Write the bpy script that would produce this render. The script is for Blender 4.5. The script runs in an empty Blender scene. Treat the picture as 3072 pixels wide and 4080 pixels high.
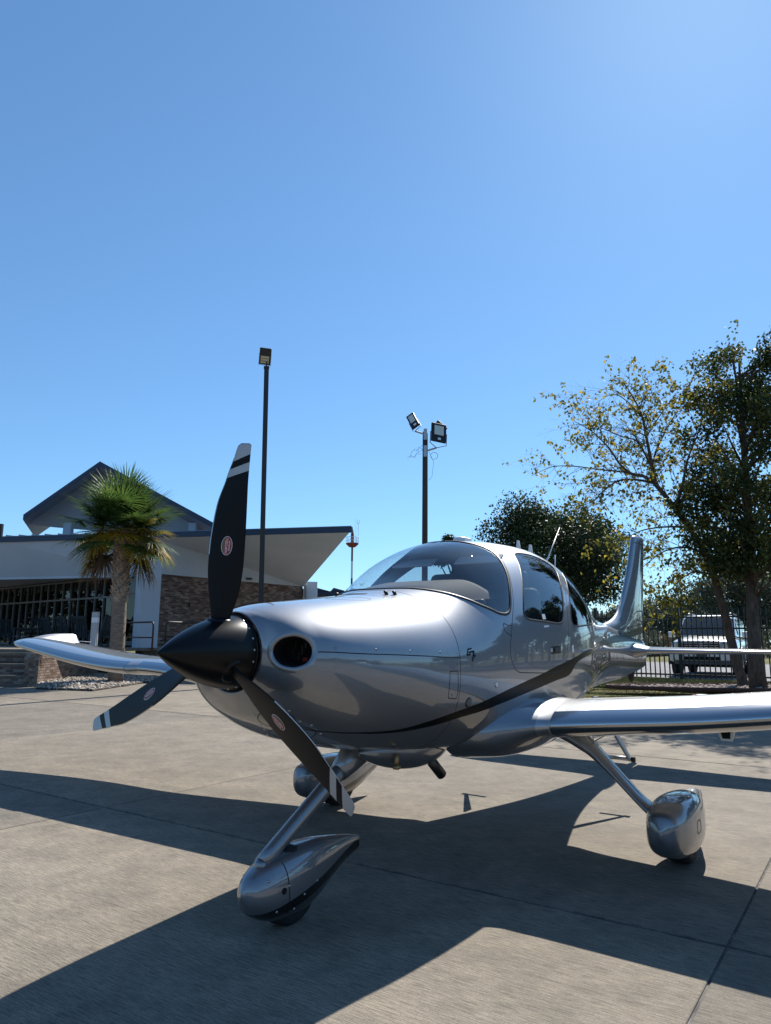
import bpy, bmesh, math, random
import numpy as np
from math import radians, sin, cos, pi, sqrt
from mathutils import Vector, Matrix, Euler
from mathutils.geometry import delaunay_2d_cdt

# ------------------------------------------------------------------ scene, camera, sky, sun
scn = bpy.context.scene
COL = scn.collection
CAM_H, FOC, PITCH, ROLL = 1.347, 2837.8, 10.192, -0.35      # metres, focal length in photo pixels (3072 x 4080), degrees
SUN_AZ, SUN_EL = 28.5, 46.0                                   # sun azimuth to the right of the view axis (+Y), elevation
cd = bpy.data.cameras.new('camera'); cam = bpy.data.objects.new('camera', cd); COL.objects.link(cam)
cd.sensor_fit = 'VERTICAL'; cd.sensor_height = 36.0; cd.lens = 36.0 * FOC / 4080.0
cd.clip_start = 0.05; cd.clip_end = 5000
cam.matrix_world = (Matrix.Translation((0, 0, CAM_H)) @ Matrix.Rotation(radians(90 + PITCH), 4, 'X') @ Matrix.Rotation(radians(-ROLL), 4, 'Z'))
scn.camera = cam
scn.render.resolution_x = 771; scn.render.resolution_y = 1024
w = bpy.data.worlds.new('World'); scn.world = w; w.use_nodes = True
nt = w.node_tree; nt.nodes.clear()
sky = nt.nodes.new('ShaderNodeTexSky'); sky.sky_type = 'NISHITA'; sky.sun_disc = False
sky.sun_elevation = radians(SUN_EL); sky.sun_rotation = radians(SUN_AZ)
sky.altitude = 0; sky.air_density = 0.95; sky.dust_density = 0.16; sky.ozone_density = 4.0
bg = nt.nodes.new('ShaderNodeBackground'); bg.inputs['Strength'].default_value = 0.126
wo = nt.nodes.new('ShaderNodeOutputWorld')
tint = nt.nodes.new('ShaderNodeVectorMath'); tint.operation = 'MULTIPLY'; tint.inputs[1].default_value = (.655, .925, 1.09)   # clear dry-air blue
gm = nt.nodes.new('ShaderNodeGamma'); gm.inputs['Gamma'].default_value = .84
nt.links.new(sky.outputs[0], gm.inputs['Color']); nt.links.new(gm.outputs[0], tint.inputs[0]); nt.links.new(tint.outputs[0], bg.inputs['Color']); nt.links.new(bg.outputs[0], wo.inputs['Surface'])
sl = bpy.data.lights.new('sun', 'SUN'); sl.energy = 5.0; sl.angle = radians(0.53); sl.color = (1.0, 0.95, 0.87)
sun = bpy.data.objects.new('sun', sl); COL.objects.link(sun)
_sd = Vector((sin(radians(SUN_AZ)) * cos(radians(SUN_EL)), cos(radians(SUN_AZ)) * cos(radians(SUN_EL)), sin(radians(SUN_EL))))
sun.rotation_euler = _sd.to_track_quat('Z', 'Y').to_euler()
vs = scn.view_settings; vs.view_transform = 'Standard'; vs.look = 'None'; vs.exposure = 0.6; vs.gamma = 1.0
vs.use_curve_mapping = False

# ------------------------------------------------------------------ projection helpers (photo pixel -> ray, used to place real things)
def ray(px):
    x = (px[0] - 1536) / FOC; y = (2040 - px[1]) / FOC; r = radians(ROLL); p = radians(PITCH)
    x, y = x * cos(r) + y * sin(r), -x * sin(r) + y * cos(r)
    return np.array([x, cos(p) - y * sin(p), sin(p) + y * cos(p)])
def at(px, Y):
    r = ray(px); v = r * (Y / r[1]); return Vector((v[0], v[1], v[2] + CAM_H))
def gnd(px, z=0.0):
    r = ray(px); v = r * ((z - CAM_H) / r[2]); return Vector((v[0], v[1], z))

# ------------------------------------------------------------------ materials
MATS = {}
def mat(name, color=(.5, .5, .5), rough=.5, metal=0.0, coat=0.0, coat_rough=.03, spec=.5, trans=0.0, ior=1.45, emit=None):
    if name in MATS: return MATS[name]
    m = bpy.data.materials.new(name); m.use_nodes = True
    b = m.node_tree.nodes['Principled BSDF']
    b.inputs['Base Color'].default_value = (*color, 1); b.inputs['Roughness'].default_value = rough
    b.inputs['Metallic'].default_value = metal; b.inputs['Coat Weight'].default_value = coat
    b.inputs['Coat Roughness'].default_value = coat_rough; b.inputs['Specular IOR Level'].default_value = spec
    b.inputs['Transmission Weight'].default_value = trans; b.inputs['IOR'].default_value = ior
    MATS[name] = m
    return m
class NB:
    """small node builder"""
    def __init__(s, m): s.m = m; s.t = m.node_tree; s.b = s.t.nodes.get('Principled BSDF')
    def n(s, kind, **kw):
        x = s.t.nodes.new(kind)
        for k, v in kw.items():
            if k in ('inp',):
                for kk, vv in v.items(): x.inputs[kk].default_value = vv
            else: setattr(x, k, v)
        return x
    def l(s, a, b): s.t.links.new(a, b)
    def coord(s, kind='Object', scale=None, rot=None):
        c = s.n('ShaderNodeTexCoord'); o = c.outputs[kind]
        if kind == 'World':
            pass
        if scale or rot:
            mp = s.n('ShaderNodeMapping')
            if scale: mp.inputs['Scale'].default_value = scale
            if rot: mp.inputs['Rotation'].default_value = rot
            s.l(o, mp.inputs['Vector']); o = mp.outputs[0]
        return o
    def pos(s, scale=None, rot=None):
        """world position; turned by rot first, then scaled"""
        c = s.n('ShaderNodeNewGeometry'); o = c.outputs['Position']
        if scale or rot:
            mp = s.n('ShaderNodeMapping', vector_type='TEXTURE')
            if scale: mp.inputs['Scale'].default_value = tuple(1 / q for q in scale)
            if rot: mp.inputs['Rotation'].default_value = rot
            s.l(o, mp.inputs['Vector']); o = mp.outputs[0]
        return o
    def noise(s, vec, scale, detail=4, rough=.55, dist=0):
        x = s.n('ShaderNodeTexNoise'); x.inputs['Scale'].default_value = scale; x.inputs['Detail'].default_value = detail
        x.inputs['Roughness'].default_value = rough; x.inputs['Distortion'].default_value = dist
        s.l(vec, x.inputs['Vector']); return x
    def ramp(s, fac, stops):
        r = s.n('ShaderNodeValToRGB'); e = r.color_ramp.elements
        while len(e) < len(stops): e.new(.5)
        for i, (p, c) in enumerate(stops): e[i].position = p; e[i].color = (*c, 1) if len(c) == 3 else c
        s.l(fac, r.inputs['Fac']); return r.outputs['Color']
    def mix(s, a, b, fac, mode='MIX'):
        x = s.n('ShaderNodeMix', data_type='RGBA', blend_type=mode)
        for sock, v in ((x.inputs['Factor'], fac), (x.inputs['A'], a), (x.inputs['B'], b)):
            if isinstance(v, (int, float)): sock.default_value = v
            elif isinstance(v, tuple): sock.default_value = (*v, 1)
            else: s.l(v, sock)
        return x.outputs['Result']
    def math(s, op, a, b=None):
        x = s.n('ShaderNodeMath', operation=op)
        for i, v in enumerate((a, b)):
            if v is None: continue
            if isinstance(v, (int, float)): x.inputs[i].default_value = v
            else: s.l(v, x.inputs[i])
        return x.outputs[0]
    def bump(s, h, strength=.3, dist=.01):
        b = s.n('ShaderNodeBump'); b.inputs['Strength'].default_value = strength; b.inputs['Distance'].default_value = dist
        s.l(h, b.inputs['Height']); s.l(b.outputs[0], s.b.inputs['Normal']); return b
    def col(s, c): s.l(c, s.b.inputs['Base Color'])
    def rgh(s, c): s.l(c, s.b.inputs['Roughness'])

# ------------------------------------------------------------------ mesh helpers
def mesh_obj(name, V, F, m, parent=None, smooth=False, kind=None, fmats=None):
    me = bpy.data.meshes.new(name)
    me.from_pydata([tuple(map(float, v)) for v in V], [], [tuple(map(int, f)) for f in F])
    for mm in (m if isinstance(m, (list, tuple)) else [m]): me.materials.append(mm)
    if fmats is not None: me.polygons.foreach_set('material_index', np.asarray(fmats, np.int32))
    if smooth: me.polygons.foreach_set('use_smooth', np.ones(len(me.polygons), bool))
    me.update()
    o = bpy.data.objects.new(name, me); COL.objects.link(o)
    if parent is not None: o.parent = parent
    if kind: o['kind'] = kind
    return o
def tag(o, label, cat, group=None, kind=None):
    if label: o['label'] = label
    if cat: o['category'] = cat
    if group: o['group'] = group
    if kind: o['kind'] = kind
    return o
def empty(name, loc=(0, 0, 0), rz=0.0):
    o = bpy.data.objects.new(name, None); COL.objects.link(o); o.location = loc; o.rotation_euler = (0, 0, rz)
    o.empty_display_size = .2; return o
def copy_tree(o, parent=None):
    c = o.copy(); COL.objects.link(c); c.parent = parent
    for ch in list(o.children): copy_tree(ch, c)
    return c
class MB:
    def __init__(s): s.V = []; s.F = []; s.M = []
    def add(s, V, F, m=0):
        b = len(s.V); s.V += [tuple(v) for v in V]; s.F += [tuple(i + b for i in f) for f in F]; s.M += [m] * len(F); return s
    def box(s, c, d, R=None, m=0, taper=None):
        c = Vector(c); h = Vector(d) * .5; V = []
        for z in (-1, 1):
            t = 1 if (taper is None or z < 0) else taper
            for x, y in ((-1, -1), (1, -1), (1, 1), (-1, 1)):
                p = Vector((x * h.x * t, y * h.y * t, z * h.z)); V.append((c + (R @ p if R else p))[:])
        return s.add(V, [(3, 2, 1, 0), (4, 5, 6, 7), (0, 1, 5, 4), (1, 2, 6, 5), (2, 3, 7, 6), (3, 0, 4, 7)], m)
    def tube(s, pts, rad, n=8, m=0, cap=True):
        pts = [Vector(p) for p in pts]; k = len(pts)
        rad = [rad] * k if isinstance(rad, (int, float)) else rad
        V = []; T0 = (pts[1] - pts[0]).normalized()
        nx = T0.orthogonal().normalized()
        for i, p in enumerate(pts):
            T = (pts[min(i + 1, k - 1)] - pts[max(i - 1, 0)]).normalized()
            nx = (nx - T * nx.dot(T)).normalized(); ny = T.cross(nx)
            for j in range(n):
                a = 2 * pi * j / n; V.append((p + (nx * cos(a) + ny * sin(a)) * rad[i])[:])
        F = [(i * n + j, i * n + (j + 1) % n, (i + 1) * n + (j + 1) % n, (i + 1) * n + j) for i in range(k - 1) for j in range(n)]
        if cap: F += [tuple(range(n - 1, -1, -1)), tuple(range((k - 1) * n, k * n))]
        return s.add(V, F, m)
    def prism(s, poly, z0, z1, m=0):
        """poly: ccw list of (x,y)"""
        n = len(poly); V = [(x, y, z0) for x, y in poly] + [(x, y, z1) for x, y in poly]
        F = [tuple(range(n - 1, -1, -1)), tuple(range(n, 2 * n))] + [(i, (i + 1) % n, n + (i + 1) % n, n + i) for i in range(n)]
        return s.add(V, F, m)
    def build(s, name, m, parent=None, smooth=False, kind=None):
        return mesh_obj(name, s.V, s.F, m, parent, smooth, kind, s.M if isinstance(m, (list, tuple)) and len(m) > 1 else None)
def bevel(o, width=.01, seg=2, angle=40):
    b = o.modifiers.new('bevel', 'BEVEL'); b.width = width; b.segments = seg; b.limit_method = 'ANGLE'; b.angle_limit = radians(angle)
    return o
def grid_faces(nu, nv, wrap_v=False):
    F = []
    for i in range(nu - 1):
        for j in range(nv if wrap_v else nv - 1):
            F.append((i * nv + j, i * nv + (j + 1) % nv, (i + 1) * nv + (j + 1) % nv, (i + 1) * nv + j))
    return F
def text_mesh(body, size=1.0, shear=0.0, bold=0.0):
    """flat mesh of a word, centred at the origin in xy: (verts, faces)"""
    cu = bpy.data.curves.new('word', 'FONT'); cu.body = body; cu.size = size; cu.align_x = 'CENTER'; cu.align_y = 'CENTER'
    cu.shear = shear; cu.resolution_u = 3; cu.offset = bold
    o = bpy.data.objects.new('word', cu); COL.objects.link(o)
    dg = bpy.context.evaluated_depsgraph_get(); me = bpy.data.meshes.new_from_object(o.evaluated_get(dg))
    V = [v.co[:] for v in me.vertices]; F = [tuple(p.vertices) for p in me.polygons]
    bpy.data.objects.remove(o); bpy.data.curves.remove(cu); bpy.data.meshes.remove(me)
    return V, F
def resample(P, step, closed=True):
    """Catmull-Rom through the points, about step apart in (u, v)"""
    P = [np.array(p, float) for p in P]; n = len(P); out = []
    for i in range(n if closed else n - 1):
        p1, p2 = P[i], P[(i + 1) % n]
        p0 = P[i - 1] if (closed or i > 0) else p1; p3 = P[(i + 2) % n] if (closed or i + 2 < n) else p2
        k = max(1, int(np.ceil(np.linalg.norm(p2 - p1) / step)))
        for j in range(k):
            t = j / k
            out.append(.5 * ((2 * p1) + (-p0 + p2) * t + (2 * p0 - 5 * p1 + 4 * p2 - p3) * t * t + (-p0 + 3 * p1 - 3 * p2 + p3) * t**3))
    if not closed: out.append(P[-1])
    return np.array(out)
def inpoly(P, poly):
    x, y = P[:, 0], P[:, 1]; ins = np.zeros(len(P), bool); n = len(poly); j = n - 1
    for i in range(n):
        xi, yi = poly[i]; xj, yj = poly[j]
        c = ((yi > y) != (yj > y)) & (x < (xj - xi) * (y - yi) / (yj - yi + 1e-15) + xi)
        ins ^= c; j = i
    return ins
# ------------------------------------------------------------------ shared materials
def m_paint(name, c0, c1, sharp, soft, mixf, sash=None):
    """metallic paint: broad flake lobe, a little sharp metal and a clear coat; sash = (z0, x0, slope, width, lower tone) paints a black sash, with shade painted into the silver below it"""
    m = mat(name, c1, sharp, .92); b = NB(m); c = b.coord('Object')
    n = b.noise(c, 700, 2, .6); n2 = b.noise(c, 2.2, 3); col = b.mix(c0, c1, b.ramp(n.outputs[0], [(.35, (0, 0, 0)), (.65, (1, 1, 1))]))
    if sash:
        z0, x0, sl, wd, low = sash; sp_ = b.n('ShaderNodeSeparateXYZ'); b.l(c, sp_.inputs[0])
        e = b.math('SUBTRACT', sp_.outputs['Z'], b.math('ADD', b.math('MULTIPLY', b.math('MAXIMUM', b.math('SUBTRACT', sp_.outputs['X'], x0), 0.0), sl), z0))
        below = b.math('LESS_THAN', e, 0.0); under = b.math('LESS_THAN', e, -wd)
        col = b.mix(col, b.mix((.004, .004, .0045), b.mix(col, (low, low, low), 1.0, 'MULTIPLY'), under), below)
    g = b.n('ShaderNodeBsdfPrincipled'); g.inputs['Metallic'].default_value = .92; g.inputs['Roughness'].default_value = soft
    b.rgh(b.math('ADD', b.math('MULTIPLY', n2.outputs[0], .03), sharp)); mx = b.n('ShaderNodeMixShader'); mx.inputs[0].default_value = mixf
    for s in (b.b, g):
        b.l(col, s.inputs['Base Color']); s.inputs['Coat Weight'].default_value = 1.0; s.inputs['Coat Roughness'].default_value = .006; s.inputs['Coat IOR'].default_value = 1.65
    out = m.node_tree.nodes['Material Output']; b.l(b.b.outputs[0], mx.inputs[1]); b.l(g.outputs[0], mx.inputs[2]); b.l(mx.outputs[0], out.inputs['Surface']); return m
SILVER = m_paint('silver_metallic_paint', (.192, .203, .22), (.298, .311, .332), .09, .54, .84)
SIL_NOSE = m_paint('silver_paint_nose_sash_shade', (.192, .203, .22), (.298, .311, .332), .09, .54, .84, (.118, .62, .19, .048, .45))  # silver below the sash is darkened in the colour, standing for shade
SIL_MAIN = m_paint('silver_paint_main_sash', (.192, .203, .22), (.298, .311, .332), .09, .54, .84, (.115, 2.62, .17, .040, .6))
SILVER2 = m_paint('silver_wing_paint', (.34, .35, .365), (.44, .45, .465), .12, .50, .85)
BLACKG = mat('gloss_black_paint', (.003, .003, .0035), .30, 0, spec=.10)
SPIN = mat('satin_black_spinner', (.003, .0032, .004), .30, 0, spec=.32)
BLADE = mat('matte_black_blade', (.0055, .006, .0075), .48, 0, spec=.22)
TIPSIL = mat('blade_tip_silver', (.40, .41, .42), .42, .35)
LEMET = mat('leading_edge_titanium', (.42, .42, .43), .16, 1.0)
NICKEL = mat('nickel_erosion_strip', (.5, .5, .5), .25, 1.0)
RUBBER = mat('tyre_rubber', (.018, .018, .019), .8)
DARK = mat('dark_recess', (.004, .004, .004), .8)
SEAM = mat('panel_gap', (.012, .012, .013), .7)
STEEL = mat('steel', (.5, .5, .5), .3, 1.0)
WHITE = mat('white_enamel', (.75, .75, .74), .4)
BLKMET = mat('black_powder_coat', (.012, .012, .013), .45)
TRIM = mat('window_seal', (.01, .01, .011), .45)
def glass(name, tint, rough=0.0, f0=.05):
    """thin sheet: Schlick reflection over a tinted see-through sheet, the same from both sides"""
    m = bpy.data.materials.new(name); m.use_nodes = True; t = m.node_tree; t.nodes.clear(); MATS[name] = m
    o = t.nodes.new('ShaderNodeOutputMaterial'); mx = t.nodes.new('ShaderNodeMixShader'); lw = t.nodes.new('ShaderNodeLayerWeight'); lw.inputs['Blend'].default_value = .5
    p = t.nodes.new('ShaderNodeMath'); p.operation = 'POWER'; p.inputs[1].default_value = 5
    q = t.nodes.new('ShaderNodeMath'); q.operation = 'MULTIPLY_ADD'; q.inputs[1].default_value = 1 - f0; q.inputs[2].default_value = f0
    tr = t.nodes.new('ShaderNodeBsdfTransparent'); gl = t.nodes.new('ShaderNodeBsdfGlossy')
    tr.inputs['Color'].default_value = (*tint, 1); gl.inputs['Roughness'].default_value = rough; gl.inputs['Color'].default_value = (1, 1, 1, 1)
    t.links.new(lw.outputs['Facing'], p.inputs[0]); t.links.new(p.outputs[0], q.inputs[0]); t.links.new(q.outputs[0], mx.inputs[0])
    t.links.new(tr.outputs[0], mx.inputs[1]); t.links.new(gl.outputs[0], mx.inputs[2]); t.links.new(mx.outputs[0], o.inputs['Surface']); return m
G_WS = glass('windshield_acrylic', (.90, .93, .94), .003, .11)
G_SIDE = glass('side_window_acrylic', (.66, .70, .72), .003, .12)
G_REAR = glass('rear_window_acrylic', (.22, .24, .26), .003, .10)
G_STORE = glass('storefront_glass', (.16, .17, .18), .002, .04)
G_CAR = glass('car_glass', (.35, .37, .38), .003, .045)
LINER = mat('cabin_headliner', (.22, .22, .225), .9)
GLARE = mat('glareshield_vinyl', (.034, .031, .027), .8)
SEATM = mat('cabin_leather', (.03, .03, .032), .6)
# ------------------------------------------------------------------ ground, apron slabs, lot
rng = random.Random(7)
def m_concrete():
    m = mat('apron_concrete', (.30, .285, .26), .85, spec=.3); b = NB(m)
    ang = radians(-34.4)
    p = b.pos(); br = b.pos((6.0, 85, 1), (0, 0, ang))          # broom lines along the slab
    n1 = b.noise(p, .55, 5, .6); n2 = b.noise(p, 3.2, 6, .65); n3 = b.noise(br, 1.6, 5, .7); n4 = b.noise(p, 160, 3, .7)
    br2 = b.pos((.25, 5.0, 1), (0, 0, ang)); n5 = b.noise(br2, 1.3, 4, .6)
    n6 = b.noise(b.pos((.5, 26, 1), (0, 0, ang)), 1.0, 2, .5)
    oi = b.n('ShaderNodeObjectInfo')
    c = b.ramp(n1.outputs[0], [(.25, (.186, .162, .130)), (.5, (.226, .198, .160)), (.75, (.265, .234, .191))])
    c = b.mix(c, b.ramp(n2.outputs[0], [(.3, (.60, .60, .61)), (.65, (1.13, 1.11, 1.08))]), .65, 'MULTIPLY')
    c = b.mix(c, b.ramp(n3.outputs[0], [(.36, (.38, .38, .40)), (.58, (1.22, 1.22, 1.21))]), .7, 'MULTIPLY')
    c = b.mix(c, b.ramp(n5.outputs[0], [(.35, (.84, .84, .85)), (.6, (1.05, 1.04, 1.03))]), .3, 'MULTIPLY')
    c = b.mix(c, b.ramp(n4.outputs[0], [(.3, (.5, .5, .5)), (.7, (1.4, 1.4, 1.4))]), .5, 'MULTIPLY')
    c = b.mix(c, b.ramp(n6.outputs[0], [(.26, (.6, .6, .6)), (.33, (1, 1, 1))]), .6, 'MULTIPLY')
    rnd = b.ramp(oi.outputs['Random'], [(0, (.86, .865, .88)), (1, (1.10, 1.085, 1.05))]); c = b.mix(c, rnd, 1.0, 'MULTIPLY')
    # old stains: sparse dark drips and a faint rust patch
    st = b.noise(p, 1.7, 3, .5, .6); c = b.mix(c, (.12, .11, .10), b.ramp(st.outputs[0], [(.61, (0, 0, 0)), (.78, (.38, .38, .38))]))
    vo = b.n('ShaderNodeTexVoronoi'); vo.inputs['Scale'].default_value = 1.1; b.l(p, vo.inputs['Vector'])
    c = b.mix(c, (.10, .09, .085), b.ramp(vo.outputs['Distance'], [(.015, (.7, .7, .7)), (.035, (0, 0, 0))]))
    rs = b.noise(b.pos((.35, .8, 1), (0, 0, .3)), .9, 4, .6); c = b.mix(c, (.36, .22, .11), b.ramp(rs.outputs[0], [(.68, (0, 0, 0)), (.80, (.45, .45, .45))]))
    b.col(c); h = b.mix(n3.outputs[0], n4.outputs[0], .5); b.bump(h, .7, .006)
    return m
CONC = m_concrete()
def m_grass():
    m = mat('lawn_soil', (.10, .10, .04), .95, spec=.2); b = NB(m); p = b.pos()
    n = b.noise(p, .6, 5, .6); n2 = b.noise(p, 30, 3, .7)
    c = b.ramp(n.outputs[0], [(.3, (.085, .095, .03)), (.55, (.15, .135, .05)), (.75, (.20, .165, .075))])
    c = b.mix(c, b.ramp(n2.outputs[0], [(.3, (.5, .5, .5)), (.7, (1.3, 1.3, 1.3))]), .7, 'MULTIPLY'); b.col(c); b.bump(n2.outputs[0], .8, .03); return m
GRASS = m_grass()
def m_asphalt():
    m = mat('worn_asphalt', (.2, .2, .2), .9, spec=.3); b = NB(m); p = b.pos(); n = b.noise(p, 1.2, 5, .6); n2 = b.noise(p, 80, 2, .7)
    c = b.ramp(n.outputs[0], [(.3, (.17, .17, .175)), (.7, (.25, .25, .255))]); c = b.mix(c, b.ramp(n2.outputs[0], [(.3, (.7, .7, .7)), (.7, (1.2, 1.2, 1.2))]), .6, 'MULTIPLY'); b.col(c); b.bump(n2.outputs[0], .4, .01); return m
ASPH = m_asphalt()
mesh_obj('ground', [(-1500, -1500, -.06), (1500, -1500, -.06), (1500, 1500, -.06), (-1500, 1500, -.06)], [(0, 1, 2, 3)], GRASS, None, kind='structure')
# apron: slabs 4.6 x 5.3 m laid at the aircraft's angle, with sealed joints between
ANG = radians(-34.4); U_ = Vector((cos(ANG), sin(ANG))); V_ = Vector((-sin(ANG), cos(ANG))); O_ = Vector((-2.25, 6.09))
SEALM = mat('joint_sealant', (.035, .034, .033), .9)
nb = NB(SEALM); nn = nb.noise(nb.pos(), 9, 4, .6); nb.col(nb.ramp(nn.outputs[0], [(.3, (.04, .04, .04)), (.5, (.09, .086, .08)), (.7, (.18, .17, .155))]))
# edge of the apron on the far right (grass verge beyond)
EDGE_A, EDGE_B = Vector((2.5, 15.6)), Vector((20, 12.6))
apron = mesh_obj('apron', [(x, y, -.005) for x, y in ((-70, -60), (60, -60), (60, 6.0), (20, 12.6), (2.5, 15.6), (2.5, 60), (-70, 60))], [tuple(range(7))], SEALM, None, kind='structure')
SU, SV, GAP = 4.6, 5.3, .015
def clip_half(poly, P0, Nn):
    out = []
    for i in range(len(poly)):
        a, b = poly[i], poly[(i + 1) % len(poly)]; da, db = (a - P0).dot(Nn), (b - P0).dot(Nn)
        if da <= 0: out.append(a)
        if da * db < 0: out.append(a + (b - a) * (da / (da - db)))
    return out
en = Vector((-(EDGE_B - EDGE_A).y, (EDGE_B - EDGE_A).x)).normalized()
slab_mesh = None
for iu in range(-12, 12):
    for iv in range(-11, 10):
        c = O_ + U_ * (iu + .5) * SU + V_ * (iv + .5) * SV
        if c.y < -44 or c.y > 44 or c.x < -48 or c.x > 42: continue
        hu, hv = SU / 2 - GAP * rng.uniform(.35, .55), SV / 2 - GAP * rng.uniform(.8, 1.3)
        poly = [c + U_ * a * hu + V_ * d * hv for a, d in ((-1, -1), (1, -1), (1, 1), (-1, 1))]
        full = all(p.x < 2.5 or (p - EDGE_A).dot(en) < 0 for p in poly)
        if not full:
            if all(p.x >= 2.5 and (p - EDGE_A).dot(en) >= 0 for p in poly): continue
            poly = clip_half(poly, EDGE_A, en)
            if len(poly) < 3: continue
        near = c.length < 24
        V = [(p.x, p.y, 0.0) for p in poly] + [(p.x, p.y, -.011) for p in poly]; n = len(poly)
        ctr = sum(poly, Vector((0, 0))) / n
        V += [(ctr.x + (p.x - ctr.x) * .998, ctr.y + (p.y - ctr.y) * .998, .003) for p in poly]
        F = [tuple(range(2 * n, 3 * n))] + [(i, (i + 1) % n, 2 * n + (i + 1) % n, 2 * n + i) for i in range(n)] + [(n + i, n + (i + 1) % n, (i + 1) % n, i) for i in range(n)]
        mesh_obj('concrete_slab', V, F, CONC, apron)
# raised verge, lawn and the lot behind the fence
ZL = .30
def terrain(name, poly, m, kind='structure'): return mesh_obj(name, poly, [tuple(range(len(poly)))], m, None, kind=kind)
V = []; nxg, nyg = 60, 14
for j in range(nyg):
    t = j / (nyg - 1)
    for i in range(nxg):
        x = 2.5 + i * 32 / (nxg - 1); y0 = EDGE_A.y + (x - EDGE_A.x) * (EDGE_B.y - EDGE_A.y) / (EDGE_B.x - EDGE_A.x); y = y0 + t * (34 - y0)
        d = y - y0; z = -.01 + ZL * (1 - cos(pi * min(1, d / 2.4))) / 2
        V.append((x, y, z))
verge = mesh_obj('lawn', V, grid_faces(nxg, nyg), GRASS, None, True, 'structure')
def lot_z(x, y): return ZL
FNC = [gnd((2547, 2701), ZL), gnd((3065, 2720), ZL)]                 # fence foot line
fd = (FNC[1] - FNC[0]).normalized(); fn = Vector((-fd.y, fd.x, 0))
q0 = FNC[0] - fd * 9; q1 = FNC[1] + fd * 26
V = [q0 + fn * .45, q1 + fn * .45, q1 + fn * 17, q0 + fn * 17]
mesh_obj('parking_lot', [(p.x, p.y, ZL + .012) for p in V] + [(p.x, p.y, ZL - .2) for p in V], [(0, 1, 2, 3), (1, 0, 4, 5), (2, 1, 5, 6), (3, 2, 6, 7), (0, 3, 7, 4)], ASPH, None, kind='structure')
V = [q0 + fn * 17, q1 + fn * 17, q1 + fn * 220, q0 + fn * 220]
mesh_obj('far_field', [(p.x, p.y, ZL - .02 + (.25 if i > 1 else 0)) for i, p in enumerate(V)], [(0, 1, 2, 3)], GRASS, None, kind='structure')
# grass blades on the verge (uncountable)
GB = mat('grass_blades', (.13, .12, .035), .7, spec=.3); b = NB(GB); oi = b.noise(b.pos(), 1.3, 3); b.col(b.ramp(oi.outputs[0], [(.3, (.11, .13, .03)), (.55, (.22, .21, .06)), (.75, (.34, .29, .12))]))
rg = np.random.default_rng(3); NBL = 42000
px = rg.uniform(3.2, 14.5, NBL); t = rg.random(NBL)
y0 = EDGE_A.y + (px - EDGE_A.x) * (EDGE_B.y - EDGE_A.y) / (EDGE_B.x - EDGE_A.x); y1 = FNC[0].y + (px - FNC[0].x) * (fd.y / fd.x) + .3
py = y0 + .02 + (y1 - y0) * t; d = py - y0; pz = -.01 + ZL * (1 - np.cos(np.pi * np.minimum(1, d / 2.4))) / 2
ag = rg.uniform(0, 2 * np.pi, NBL); hh = rg.uniform(.025, .075, NBL); wd = .006; ln = rg.normal(0, .03, (NBL, 2))
VV = np.empty((NBL, 3, 3)); VV[:, 0] = np.stack([px - np.cos(ag) * wd, py - np.sin(ag) * wd, pz], 1); VV[:, 1] = np.stack([px + np.cos(ag) * wd, py + np.sin(ag) * wd, pz], 1); VV[:, 2] = np.stack([px + ln[:, 0], py + ln[:, 1], pz + hh], 1)
def fast_mesh(name, V, F, m, parent=None, kind=None, smooth=False):
    """V (n,3) and triangles (k,3) as arrays"""
    me = bpy.data.meshes.new(name); V = np.asarray(V, np.float32); F = np.asarray(F, np.int32); k = F.shape[1]
    me.vertices.add(len(V)); me.vertices.foreach_set('co', V.ravel()); me.loops.add(F.size); me.loops.foreach_set('vertex_index', F.ravel())
    me.polygons.add(len(F)); me.polygons.foreach_set('loop_start', np.arange(0, F.size, k, dtype=np.int32)); me.polygons.foreach_set('loop_total', np.full(len(F), k, np.int32))
    for mm in (m if isinstance(m, (list, tuple)) else [m]): me.materials.append(mm)
    if smooth: me.polygons.foreach_set('use_smooth', np.ones(len(F), bool))
    me.update(); me.validate(); o = bpy.data.objects.new(name, me); COL.objects.link(o)
    if parent is not None: o.parent = parent
    if kind: o['kind'] = kind
    return o
tag(fast_mesh('grass', VV.reshape(-1, 3), np.arange(NBL * 3).reshape(-1, 3), GB), 'short dry green grass on the verge before the black fence', 'grass', kind='stuff')

# ------------------------------------------------------------------ black steel fence
fence = empty('picket_fence', FNC[0]); tag(fence, 'black steel picket fence with spear tops in front of the parked car', 'fence')
fl0, fl1 = -7.0, (FNC[1] - FNC[0]).length + 22.0; FH = 1.92
def fpos(s_, z): return (fd.x * s_, fd.y * s_, z)
Rf = Matrix.Rotation(math.atan2(fd.y, fd.x), 3, 'Z')
for z in (.13, 1.42, 1.74):
    mb = MB(); mb.box(fpos((fl0 + fl1) / 2, z), (fl1 - fl0, .040, .046), Rf); mb.build('rail', BLKMET, fence)
sp = .136; pk = None; s_ = fl0; k = 0
sp_post = (gnd((2713, 2708), ZL) - FNC[0]).dot(fd)
while s_ < fl1:
    if abs(((s_ - sp_post) / 2.44) - round((s_ - sp_post) / 2.44)) * 2.44 < .07: s_ += sp; continue
    if pk is None:
        mb = MB(); mb.box((0, 0, FH / 2 + .02), (.030, .030, FH - .04), Rf); mb.add([(-.03, 0, FH), (0, -.03, FH), (.03, 0, FH), (0, .03, FH), (0, 0, FH + .085), (0, 0, FH - .02)], [(0, 1, 4), (1, 2, 4), (2, 3, 4), (3, 0, 4), (1, 0, 5), (2, 1, 5), (3, 2, 5), (0, 3, 5)])
        pk = mb.build('picket', BLKMET, fence); o = pk
    else: o = pk.copy(); COL.objects.link(o)
    o.location = fpos(s_, 0); s_ += sp
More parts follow.
